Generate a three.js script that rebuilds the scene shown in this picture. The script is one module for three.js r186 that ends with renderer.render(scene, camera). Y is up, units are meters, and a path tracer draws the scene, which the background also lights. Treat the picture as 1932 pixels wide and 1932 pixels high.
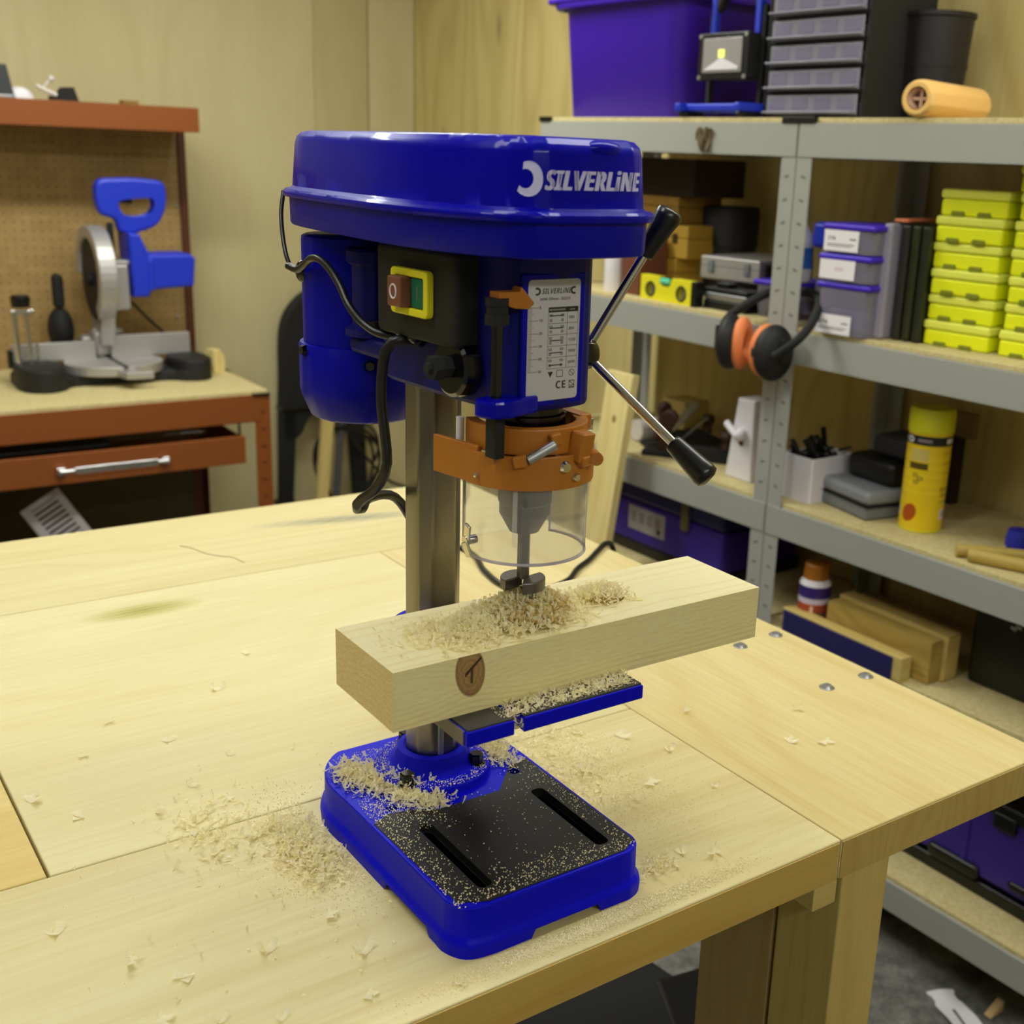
import * as THREE from 'three';
import { RoundedBoxGeometry } from 'three/addons/geometries/RoundedBoxGeometry.js';
import { TextGeometry } from 'three/addons/geometries/TextGeometry.js';
import { mergeGeometries, toCreasedNormals } from 'three/addons/utils/BufferGeometryUtils.js';
import { FontLoader } from 'three/addons/loaders/FontLoader.js';
import { RectAreaLightUniformsLib } from 'three/addons/lights/RectAreaLightUniformsLib.js';
import { Brush, Evaluator, SUBTRACTION } from 'three-bvh-csg';

// ---------------------------------------------------------------- camera, light, exposure
const T = 0.95;                                   // height of the wooden bench top above the floor
const scene = new THREE.Scene();
const renderer = new THREE.WebGLRenderer({ antialias: true });
renderer.toneMapping = THREE.LinearToneMapping;
renderer.toneMappingExposure = 2.0;
renderer.shadowMap.enabled = true;
const camera = new THREE.PerspectiveCamera(2 * Math.atan(966 / 2251.33) * 180 / Math.PI, 1, 0.05, 30);
camera.position.set(-0.47019, 0.578 + T, 0.85649);
camera.up.set(0.135519, 0.957449, -0.254805);
camera.lookAt(camera.position.x + 0.566599, camera.position.y - 0.285866, camera.position.z - 0.772817);
camera.setViewOffset(1932, 1932, -134.07, 0, 1932, 1932);
camera.focus = 1.0;
camera.userData.fStop = 8;
camera.updateProjectionMatrix();
scene.background = new THREE.Color(0x000000);
RectAreaLightUniformsLib.init();
const CEIL = 2.5;
const LAMPS = [[-0.8, -0.1, 2.3], [0.25, -1.8, 13], [0.95, 0.1, 3.4], [-0.2, 2.0, 7.4]];   // centres (x, z) and brightness of the ceiling battens, each running along x
const LAMP_LEN = 1.5, LAMP_WID = 0.2;

// ---------------------------------------------------------------- helpers
function rng(seed) { let a = seed >>> 0; return () => { a = (a + 0x6D2B79F5) | 0; let t = Math.imul(a ^ (a >>> 15), 1 | a); t = (t + Math.imul(t ^ (t >>> 7), 61 | t)) ^ t; return ((t ^ (t >>> 14)) >>> 0) / 4294967296; }; }
const V3 = (x, y, z) => new THREE.Vector3(x, y, z), M4 = () => new THREE.Matrix4(), PI = Math.PI;
const used = new Map();
function numbered(name) { const n = used.get(name) ?? 0; used.set(name, n + 1); return n ? name + '_' + String(n).padStart(3, '0') : name; }
function tag(o, label, category, group, kind) { if (label) o.userData.label = label; if (category) o.userData.category = category; if (group) o.userData.group = group; if (kind) o.userData.kind = kind; return o; }
function thing(name, label, category, pos = [0, 0, 0], turn = 0, group) { const o = new THREE.Group(); o.name = numbered(name); o.position.set(...pos); o.rotation.y = turn; scene.add(o); return tag(o, label, category, group); }
function copy(o, label, pos, turn) { const c = o.clone(); c.name = numbered(o.name.replace(/_\d{3}$/, '')); c.userData = { ...o.userData }; if (label) c.userData.label = label; if (pos) c.position.set(...pos); if (turn !== undefined) c.rotation.y = turn; scene.add(c); return c; }
function norm(g) { let q = g.index ? g.toNonIndexed() : g; for (const k of Object.keys(q.attributes)) if (!['position', 'normal', 'uv'].includes(k)) q.deleteAttribute(k); if (!q.attributes.normal) q.computeVertexNormals(); if (!q.attributes.uv) q.setAttribute('uv', new THREE.BufferAttribute(new Float32Array(q.attributes.position.count * 2), 2)); q.morphAttributes = {}; q.clearGroups(); return q; }
function join(list) { const l = list.flat().map(norm); return l.length === 1 ? l[0] : mergeGeometries(l, false); }
function part(name, geos, mat, parent, label) { const m = new THREE.Mesh(join([geos].flat()), mat); m.name = name; if (label) m.userData.label = label; if (parent) parent.add(m); else { m.name = numbered(name); scene.add(m); } return m; }
function solo(name, geos, mat, label, category, group, kind) { return tag(part(name, geos, mat, null), label, category, group, kind); }
function struct(name, geos, mat) { return tag(part(name, geos, mat, null), null, null, null, 'structure'); }
// planar uv in metres: the grain runs along axis ax
function boxUV(g, ax = 0, off = [0, 0]) { const q = norm(g), p = q.attributes.position, n = q.attributes.normal, u = q.attributes.uv; for (let i = 0; i < p.count; i++) { const P = [p.getX(i), p.getY(i), p.getZ(i)], N = [Math.abs(n.getX(i)), Math.abs(n.getY(i)), Math.abs(n.getZ(i))]; const d = N[0] >= N[1] && N[0] >= N[2] ? 0 : N[1] >= N[2] ? 1 : 2; const o = [0, 1, 2].filter(k => k !== d); const a = o.includes(ax) ? ax : o[0], b = o.find(k => k !== a); u.setXY(i, P[a] + off[0] + (d === ax ? 0.37 : 0), P[b] + off[1] + (d === 1 ? 0 : 0.31)); } return q; }
function box(w, h, d, x = 0, y = 0, z = 0, r = 0.0015, rot) { const g = r > 0 ? new RoundedBoxGeometry(w, h, d, 1, Math.min(r, w / 2.01, h / 2.01, d / 2.01)) : new THREE.BoxGeometry(w, h, d); if (rot) g.applyMatrix4(M4().makeRotationFromEuler(new THREE.Euler(...rot))); return g.translate(x, y, z); }
function cyl(r1, r2, h, x = 0, y = 0, z = 0, axis = 'y', seg = 32, open = false) { const g = new THREE.CylinderGeometry(r1, r2, h, seg, 1, open); if (axis === 'x') g.rotateZ(-PI / 2); if (axis === 'z') g.rotateX(PI / 2); return g.translate(x, y, z); }
function lathe(pts, x = 0, y = 0, z = 0, axis = 'y', seg = 40, a0 = 0, a1 = 2 * PI) { const g = toCreasedNormals(new THREE.LatheGeometry(pts.map(p => new THREE.Vector2(p[0], p[1])), seg, a0, a1), 0.6); if (axis === 'x') g.rotateZ(-PI / 2); if (axis === 'z') g.rotateX(PI / 2); return g.translate(x, y, z); }
function tube(pts, r, seg = 48, rs = 8, closed = false) { return new THREE.TubeGeometry(new THREE.CatmullRomCurve3(pts.map(p => V3(...p)), closed, 'centripetal'), seg, r, rs, closed); }
function rod(a, b, r, seg = 12, r2 = r) { const A = V3(...a), B = V3(...b), d = B.clone().sub(A), g = new THREE.CylinderGeometry(r2, r, d.length(), seg); g.applyQuaternion(new THREE.Quaternion().setFromUnitVectors(V3(0, 1, 0), d.clone().normalize())); return g.translate((A.x + B.x) / 2, (A.y + B.y) / 2, (A.z + B.z) / 2); }
function sph(r, x, y, z, sx = 1, sy = 1, sz = 1, seg = 20) { return new THREE.SphereGeometry(r, seg, Math.ceil(seg * .7)).scale(sx, sy, sz).translate(x, y, z); }
function shp(pts, holes = []) { const s = new THREE.Shape(pts.map(p => new THREE.Vector2(p[0], p[1]))); for (const h of holes) s.holes.push(new THREE.Path(h.map(p => new THREE.Vector2(p[0], p[1])))); return s; }
function ext(pts, depth, bevel = 0, holes = []) { return new THREE.ExtrudeGeometry(shp(pts, holes), { depth, bevelEnabled: bevel > 0, bevelSize: bevel, bevelThickness: bevel, bevelOffset: -bevel, bevelSegments: 2, curveSegments: 8 }); }
// extrude a plan outline (x, z) upwards from y0 to y1
function slab(pts, y0, y1, bevel = 0, holes = []) { const f = l => l.map(p => [p[0], -p[1]]); const g = ext(f(pts), y1 - y0 - 2 * bevel, bevel, holes.map(f)); return g.rotateX(-PI / 2).translate(0, y0 + bevel, 0); }
// extrude an outline (a, y) along z between z0 and z1
function fin(pts, z0, z1, bevel = 0, holes = []) { return ext(pts, z1 - z0 - 2 * bevel, bevel, holes).translate(0, 0, z0 + bevel); }
function rrect(w, h, r, cx = 0, cy = 0, n = 5) { const o = []; for (let c = 0; c < 4; c++) { const sx = [1, -1, -1, 1][c], sy = [1, 1, -1, -1][c]; for (let i = 0; i <= n; i++) { const a = c * PI / 2 + i / n * PI / 2; o.push([cx + sx * (w / 2 - r) + r * Math.cos(a), cy + sy * (h / 2 - r) + r * Math.sin(a)]); } } return o; }
function circle(r, cx = 0, cy = 0, n = 24, sx = 1) { return Array.from({ length: n }, (_, i) => [cx + sx * r * Math.cos(i / n * 2 * PI), cy + r * Math.sin(i / n * 2 * PI)]); }
function smooth(pts, n) { const c = new THREE.CatmullRomCurve3(pts.map(p => V3(p[0], 0, p[1])), true, 'centripetal'); return c.getSpacedPoints(n).slice(0, n).map(p => [p.x, p.z]); }
function normals2(pts) { const n = pts.length; return pts.map((p, i) => { const a = pts[(i + n - 1) % n], b = pts[(i + 1) % n]; let tx = b[0] - a[0], tz = b[1] - a[1]; const l = Math.hypot(tx, tz) || 1; return [tz / l, -tx / l]; }); }
// skin over a closed plan outline (x, z): profile rows are [outward offset, y] or functions of the point index
function skin(pts, prof, capTop = true, capBottom = false) {
  let area = 0; pts.forEach((p, i) => { const q = pts[(i + 1) % pts.length]; area += p[0] * q[1] - q[0] * p[1]; });
  const N = normals2(pts).map(n => area > 0 ? n : [-n[0], -n[1]]), n = pts.length, rows = prof.map(r => pts.map((p, i) => { const [o, y] = typeof r === 'function' ? r(i, p) : r; return [p[0] + N[i][0] * o, y, p[1] + N[i][1] * o]; })), pos = [];
  const tri = (a, b, c) => pos.push(...a, ...b, ...c);
  for (let k = 0; k + 1 < rows.length; k++) for (let i = 0; i < n; i++) { const j = (i + 1) % n, a = rows[k][i], b = rows[k][j], c = rows[k + 1][j], d = rows[k + 1][i]; if (area > 0) { tri(a, c, b); tri(a, d, c); } else { tri(a, b, c); tri(a, c, d); } }
  const cap = (row, up) => { const f = THREE.ShapeUtils.triangulateShape(row.map(p => new THREE.Vector2(p[0], p[2])), []); for (const t of f) { const [a, b, c] = t.map(i => row[i]); const s = (b[0] - a[0]) * (c[2] - a[2]) - (b[2] - a[2]) * (c[0] - a[0]); (s > 0) === up ? tri(a, c, b) : tri(a, b, c); } };
  if (capTop) cap(rows[rows.length - 1], true); if (capBottom) cap(rows[0], false);
  const g = new THREE.BufferGeometry(); g.setAttribute('position', new THREE.BufferAttribute(new Float32Array(pos), 3)); g.computeVertexNormals(); return toCreasedNormals(g, 0.7);
}
function turn(list, ry, x = 0, y = 0, z = 0) { return [list].flat().map(g => norm(g).applyMatrix4(M4().makeRotationY(ry)).translate(x, y, z)); }

// ---------------------------------------------------------------- noise and textures
function noise2(seed) { const R = rng(seed), P = new Uint8Array(512), A = Array.from({ length: 256 }, (_, i) => i); for (let i = 255; i > 0; i--) { const j = Math.floor(R() * (i + 1)); [A[i], A[j]] = [A[j], A[i]]; } for (let i = 0; i < 512; i++) P[i] = A[i & 255]; const val = Float32Array.from({ length: 256 }, () => R());
  const h = (x, y, px, py) => val[P[(((x % px) + px) % px & 255) + P[((y % py) + py) % py & 255]]];
  return (x, y, px = 256, py = 256) => { const xi = Math.floor(x), yi = Math.floor(y), fx = x - xi, fy = y - yi, u = fx * fx * (3 - 2 * fx), v = fy * fy * (3 - 2 * fy); const a = h(xi, yi, px, py), b = h(xi + 1, yi, px, py), c = h(xi, yi + 1, px, py), d = h(xi + 1, yi + 1, px, py); return a + (b - a) * u + (c - a) * v + (a - b - c + d) * u * v; }; }
const lerp = (a, b, t) => a + (b - a) * t, clamp = (x, a = 0, b = 1) => Math.min(b, Math.max(a, x)), sstep = (a, b, x) => { const t = clamp((x - a) / (b - a)); return t * t * (3 - 2 * t); };
function pixelTex(w, h, f, srgb = true) { const d = new Uint8Array(w * h * 4); for (let y = 0; y < h; y++) for (let x = 0; x < w; x++) { const c = f(x / w, y / h), o = (y * w + x) * 4; d[o] = clamp(c[0], 0, 255); d[o + 1] = clamp(c[1], 0, 255); d[o + 2] = clamp(c[2], 0, 255); d[o + 3] = 255; } const t = new THREE.DataTexture(d, w, h); t.wrapS = t.wrapT = THREE.RepeatWrapping; t.magFilter = THREE.LinearFilter; t.minFilter = THREE.LinearMipmapLinearFilter; t.generateMipmaps = true; if (srgb) t.colorSpace = THREE.SRGBColorSpace; t.needsUpdate = true; return t; }
// wood: colours in sRGB 0..255, tile lu x lv metres, grain along u; marks(u, v) in metres may return [amount 0..1, colour]
function woodTex({ seed = 1, base = [226, 208, 150], dark = [190, 160, 100], lu = 1, lv = 0.5, w = 1024, h = 512, rings = 26, streak = 1, ring = .5, marks }) {
  const n = noise2(seed), n2 = noise2(seed + 77);
  return pixelTex(w, h, (s, t) => { const big = n(s * 3, t * 4, 3, 4), warp = n2(s * 4, t * 6, 4, 6) * 2.2 + n(s * 9, t * 10, 9, 10) * .5;
    const r = .5 + .5 * Math.sin((t * rings + warp) * 2 * PI), fine = n2(s * 18, t * 220, 18, 220), fib = n(s * 60, t * 250, 60, 250), blot = n(s * 7, t * 9, 7, 9);
    let k = ring * Math.pow(r, 3) * .55 + streak * (fine - .5) * .28 + (fib - .5) * .14 + (big - .5) * .35 + (blot - .5) * .22; k = clamp(k + .18);
    let c = [0, 1, 2].map(i => lerp(base[i], dark[i], k)); if (marks) { const m = marks(s * lu, t * lv); if (m) c = c.map((v, i) => lerp(v, m[1][i], m[0])); } return c; });
}
function tiled(t, lu, lv, ou = 0, ov = 0) { const c = t.clone(); c.repeat.set(1 / lu, 1 / lv); c.offset.set(ou, ov); c.needsUpdate = true; return c; }
function canvasTex(w, h, draw) { const c = document.createElement('canvas'); c.width = w; c.height = h; draw(c.getContext('2d'), w, h); const t = new THREE.CanvasTexture(c); t.colorSpace = THREE.SRGBColorSpace; return t; }
const mat = (color, roughness = .6, metalness = 0, extra = {}) => new THREE.MeshStandardMaterial({ color, roughness, metalness, ...extra });
const phys = (color, roughness, extra) => new THREE.MeshPhysicalMaterial({ color, roughness, ...extra });
const fine = (() => { const n = noise2(5); return pixelTex(256, 256, (s, t) => { const v = 110 + 110 * (n(s * 64, t * 64, 64, 64) * .6 + n(s * 128, t * 128, 128, 128) * .4); return [v, v, v]; }, false); })();

// ---------------------------------------------------------------- materials
const M = {
  blue: phys(0x06089e, .42, { specularIntensity: .22, clearcoat: .07, clearcoatRoughness: .1 }), blueGloss: phys(0x0506a0, .3, { specularIntensity: .12, clearcoat: .22, clearcoatRoughness: .04 }), blueDark: phys(0x0d1068, .45, { specularIntensity: .4 }),
  blueCast: phys(0x0407c8, .42, { specularIntensity: .25, bumpMap: tiled(fine, .04, .04), bumpScale: .00025 }), bluePlastic: mat(0x1a34c8, .42), blueTool: mat(0x1b22a0, .5),
  steel: mat(0x8f8a80, .3, 1), chrome: mat(0xd8d8d8, .14, 1), zinc: mat(0xb8bcc0, .35, .9), bitSteel: mat(0x77736f, .38, .85), plate: mat(0x13110f, .6, .1), hole: phys(0x020202, 1, { specularIntensity: 0 }),
  black: mat(0x0c0c0d, .35), blackMat: mat(0x111110, .75), blackGloss: mat(0x08080a, .16), rubber: mat(0x151517, .6), grip: mat(0x0d0d10, .3), cable: mat(0x121211, .38),
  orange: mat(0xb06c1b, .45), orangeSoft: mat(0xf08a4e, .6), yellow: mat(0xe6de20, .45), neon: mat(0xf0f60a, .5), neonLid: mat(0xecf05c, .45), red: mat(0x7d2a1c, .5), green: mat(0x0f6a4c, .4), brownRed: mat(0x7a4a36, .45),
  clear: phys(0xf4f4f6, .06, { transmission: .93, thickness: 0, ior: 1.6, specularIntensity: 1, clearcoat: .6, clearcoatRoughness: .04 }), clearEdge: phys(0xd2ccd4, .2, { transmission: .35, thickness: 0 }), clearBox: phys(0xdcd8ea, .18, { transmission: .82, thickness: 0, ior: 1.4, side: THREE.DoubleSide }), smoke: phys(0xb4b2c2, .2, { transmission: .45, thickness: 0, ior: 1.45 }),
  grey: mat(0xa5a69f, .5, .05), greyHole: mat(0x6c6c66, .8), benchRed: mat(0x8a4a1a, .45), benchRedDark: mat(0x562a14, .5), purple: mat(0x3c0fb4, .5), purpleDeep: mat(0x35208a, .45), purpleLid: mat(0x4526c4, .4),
  white: mat(0xe6e2e8, .55), offwhite: mat(0xd8d2cc, .6), silverCast: mat(0xb9b6b4, .42, .55), greyCase: mat(0x75787c, .5), alu: mat(0xb4b0ae, .42, .5), darkBox: mat(0x2a1a10, .8), brownBox: mat(0x6b3a22, .8),
  ochre: mat(0xb89030, .7), roll: mat(0xeeb45a, .75), lampGlow: new THREE.MeshStandardMaterial({ color: 0xffffff, emissive: 0xffffff, emissiveIntensity: 4 }), lampBody: mat(0xf0f0ee, .5),
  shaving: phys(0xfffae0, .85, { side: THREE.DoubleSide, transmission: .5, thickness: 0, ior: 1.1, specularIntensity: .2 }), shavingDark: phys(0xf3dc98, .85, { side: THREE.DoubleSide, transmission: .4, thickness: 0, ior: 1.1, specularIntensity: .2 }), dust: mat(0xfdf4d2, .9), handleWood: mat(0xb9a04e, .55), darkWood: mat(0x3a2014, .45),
};
const W = {};
W.bench = woodTex({ seed: 11, base: [221, 209, 158], dark: [197, 175, 112], lu: 1.6, lv: .8, rings: 10, ring: .35, w: 2048, h: 1024 });
W.mid = woodTex({ seed: 21, base: [224, 213, 164], dark: [206, 188, 128], lu: 1.6, lv: .8, rings: 7, ring: .25, w: 2048, h: 1024, marks: (u, v) => { const gu = u - .80, gv = v - .40, d = Math.hypot(gu / .075, gv / .026); const m = clamp(1.1 - d) * (.75 + .2 * Math.sin(v * 700 + u * 30)); return m > 0 ? [m, [150, 138, 40]] : null; } });
W.ply = woodTex({ seed: 31, base: [208, 196, 150], dark: [184, 168, 120], lu: 2.4, lv: 1.2, rings: 5, ring: .3, streak: .5 });
W.knotty = woodTex({ seed: 41, base: [216, 198, 134], dark: [184, 162, 98], lu: 2.4, lv: .9, rings: 9, ring: .7, marks: (u, v) => { let m = 0; for (const [a, b, l] of [[.42, .35, .07], [1.2, .62, .05], [1.75, .2, .06], [.8, .75, .04], [2.1, .55, .06]]) m = Math.max(m, clamp(1.1 - Math.hypot((u - a) / l, (v - b) / (l * .32)))); return m ? [m * .6, [128, 104, 58]] : null; } });
W.pine = woodTex({ seed: 51, base: [236, 225, 174], dark: [210, 188, 122], lu: 1, lv: .4, rings: 12, ring: .45 });
W.chip = (() => { const n = noise2(61); return pixelTex(512, 512, (s, t) => { const k = n(s * 90, t * 90, 90, 90) * .5 + n(s * 40, t * 40, 40, 40) * .3 + n(s * 200, t * 200, 200, 200) * .3; return [lerp(226, 186, k), lerp(212, 168, k), lerp(162, 112, k)]; }); })();
W.conc = (() => { const n = noise2(71), n2 = noise2(72); return pixelTex(1024, 1024, (s, t) => { const a = n(s * 5, t * 5, 5, 5), b = n2(s * 14, t * 14, 14, 14), c = n(s * 60, t * 60, 60, 60), d = n2(s * 220, t * 220, 220, 220); const streakv = n2(s * 3 + t * 2, t * 30 - s * 18, 256, 256); const smear = sstep(.6, .85, a * .55 + streakv * .55); let k = .42 + (a - .5) * .5 + (b - .5) * .5 + (c - .5) * .28 + (d - .5) * .2; const dustv = smear * .4; return [lerp(lerp(60, 190, k), 215, dustv), lerp(lerp(60, 188, k), 208, dustv), lerp(lerp(58, 180, k), 182, dustv)]; }); })();
W.hard = (() => { const n = noise2(81); return pixelTex(512, 512, (s, t) => { const k = n(s * 12, t * 20, 12, 20) * .6 + n(s * 100, t * 120, 100, 120) * .4; const hx = (s * 20) % 1 - .5, hy = (t * 20) % 1 - .5; const hole = Math.hypot(hx, hy) < .11 ? .55 : 0; return [lerp(lerp(176, 148, k), 60, hole), lerp(lerp(146, 118, k), 48, hole), lerp(lerp(92, 68, k), 28, hole)]; }); })();
const wm = (t, lu, lv, extra = {}) => new THREE.MeshStandardMaterial({ map: tiled(t, lu, lv, extra.ou || 0, extra.ov || 0), roughness: extra.r ?? .62, bumpMap: extra.bump ? tiled(t, lu, lv, extra.ou || 0, extra.ov || 0) : null, bumpScale: extra.bump || 0, color: extra.color ?? 0xffffff });
// ---------------------------------------------------------------- the room
const RX = 1.632, BZ = -3.12, LX = -3.2, FZ = 3.2;
W.back = woodTex({ seed: 12, base: [221, 209, 158], dark: [199, 177, 115], lu: 1.9, lv: .35, rings: 5, ring: .35, w: 2048, h: 512, marks: (u, v) => {   // u = x + 1.25, v = z + 1.02
  const x = u - 1.25, z = v - 1.02; const a = x - .31, b = z + .858 - .18 * (x - .31); const d = Math.hypot(a / .13, b / .02); const q = .75 + .25 * Math.sin(x * 140) * Math.sin(z * 330 + 2); const m = clamp(1.25 - d) * .85 * q; return m > 0 ? [m, [136, 132, 118]] : null; } });
struct('floor', boxUV(box(LX * -1 + RX + .3, .1, FZ - BZ + .3, (LX + RX) / 2, -.05, (FZ + BZ) / 2, 0)), wm(W.conc, 1.3, 1.3, { r: .8 }));
struct('ceiling', box(RX - LX + .3, .1, FZ - BZ + .3, (LX + RX) / 2, CEIL + .05, (FZ + BZ) / 2, 0), mat(0xe8e6de, .9));
{
  const back = struct('wall_back', box(RX - LX, CEIL, .08, (LX + RX) / 2, CEIL / 2, BZ - .062, 0), mat(0x3a3020, .9));
  const xs = [-3.2, -1.2, .02, 1.2565, 1.4525, RX]; const tints = [0xffffff, 0xfdfdfb, 0xffffff, 0xf4f2ec, 0xffffff];
  for (let i = 0; i < 5; i++) { const g0 = i === 4 ? .0045 : .001, a = xs[i] + g0, b = xs[i + 1] - .0005; part('panel', boxUV(box(b - a, CEIL, .022, (a + b) / 2, CEIL / 2, BZ - .011, .0012), 1, [i * .37, i * .23]), wm(W.ply, 2.4, 1.2, { r: .7, color: tints[i] }), back); }
  const right = struct('wall_right', box(.08, CEIL, FZ - BZ, RX + .062, CEIL / 2, (FZ + BZ) / 2, 0), mat(0x3a3020, .9));
  const zs = [BZ, -2.42, -1.2, .02, 1.24, FZ];
  for (let i = 0; i < 5; i++) { const a = zs[i] + .001, b = zs[i + 1] - .001; part('panel', boxUV(box(.022, CEIL, b - a, RX + .011, CEIL / 2, (a + b) / 2, .0012), 1, [i * .41 + .2, i * .27 + .1]), wm(W.knotty, 2.4, .9, { r: .7 }), right); }
}
struct('wall_left', box(.1, CEIL, FZ - BZ, LX - .05, CEIL / 2, (FZ + BZ) / 2, 0), mat(0xd6d0bc, .9));
struct('wall_front', box(RX - LX, CEIL, .1, (LX + RX) / 2, CEIL / 2, FZ + .05, 0), mat(0xd6d0bc, .9));
LAMPS.forEach(([x, z, LIGHT], i) => {
  const l = thing('ceiling_batten', ['white fluorescent batten on the ceiling above the drill press', 'white fluorescent batten on the ceiling near the back wall', 'white fluorescent batten on the ceiling far in front of the benches', 'white fluorescent batten on the ceiling by the shelving side'][i], 'ceiling light', [x, CEIL, z], 0);
  part('housing', box(LAMP_LEN + .06, .05, LAMP_WID + .03, 0, -.026, 0, .006), M.lampBody, l);
  part('diffuser', box(LAMP_LEN, .018, LAMP_WID, 0, -.06, 0, .006), M.lampGlow, l);
  const a = new THREE.RectAreaLight(0xfbfff4, LIGHT, LAMP_LEN, LAMP_WID); a.position.set(x, CEIL - .072, z); a.lookAt(x, 0, z); scene.add(a);
});

// ---------------------------------------------------------------- the big wooden bench
{
  const b = thing('workbench', 'large pale wooden workbench of wide boards carrying the blue drill press', 'workbench', [0, 0, 0]);
  const th = .041, y = T - th / 2, pl = (x0, x1, z0, z1, m, ax, off) => part('plank', boxUV(box(x1 - x0, th, z1 - z0, (x0 + x1) / 2, y, (z0 + z1) / 2, .0016), ax, off), m, b);
  pl(-1.25, .2842, -.0692, .2395, wm(W.bench, 1.6, .8, { r: .6 }), 0, [1.5, .3]);
  pl(-.3128, .2842, -.6818, -.0706, wm(W.mid, 1.6, .8, { r: .6 }), 0, [.88, 1.016]);
  pl(-1.25, -.3150, -.6818, -.0706, wm(W.bench, 1.6, .8, { r: .6, color: 0xfff2c8 }), 0, [1.9, 1.3]);
  pl(-1.25, .5965, -.985, -.6834, wm(W.back, 1.9, .35, { r: .6 }), 0, [1.25, 1.02]);
  pl(.2853, .5965, -.6818, .2395, wm(W.bench, 1.6, .8, { r: .6, color: 0xfffaf0 }), 2, [.2, .55]);
  part('edge_tint', boxUV(box(1.53, th - .003, .0012, -.4835, y - .0008, .2398, .0004), 0), wm(W.pine, 1, .4, { color: 0xd6bf84, r: .6 }), b); part('edge_tint', boxUV(box(.309, th - .003, .0012, .4408, y - .0008, .2398, .0004), 1), wm(W.pine, .3, .2, { color: 0xcdbb8c, r: .7 }), b);  // thin strips over the plank fronts, tinted darker than the boards
  const pine = wm(W.pine, 1, .4, { r: .65, color: 0xd8cba2 }), pineShade = wm(W.pine, 1, .4, { r: .65, color: 0xb8a890 });
  for (const [x, z] of [[.327, .2], [.327, -.9], [-1.17, .2], [-1.17, -.9]]) part('leg', boxUV(box(.064, T - th, .075, x, (T - th) / 2, z, .002), 1, [x, z]), pine, b);
  part('shaded_leg_side', boxUV(box(.02, T - th - .06, .1, .305, (T - th) / 2 + .03, .108, .001), 1), pineShade, b);  // stands for the leg's shaded left side; the shade is in the tint
  part('rail', boxUV(box(.045, .09, 1.02, .327, T - th - .045, -.35, .002), 2), pine, b);
  part('cleat', boxUV(box(.03, .03, .05, .278, T - th - .0155, .208, .001), 2), pine, b);
  part('rail', boxUV(box(1.43, .09, .045, -.42, T - th - .045, -.9, .002), 0), pine, b);
  part('rail', boxUV(box(1.43, .09, .045, -.42, .2, -.9, .002), 0), pine, b);
  for (const [x, z] of [[.51, -.137], [.575, -.141], [.514, .005], [.578, .007]]) part('bolt', [lathe([[0, .0048], [.003, .0045], [.0058, .003], [.0072, .0004], [.0074, 0]], x, T, z, 'y', 20), cyl(.009, .009, .0006, x, T + .0003, z, 'y', 20)], M.zinc, b);
  part('crack', tube([[.04, T + .0001, -.846], [.05, T + .0001, -.83], [.061, T + .0001, -.795], [.075, T + .0001, -.773], [.088, T + .0001, -.76], [.092, T + .0001, -.742], [.095, T + .0001, -.729]], .0006, 24, 5), mat(0x5a4022, .9), b);
}
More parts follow.
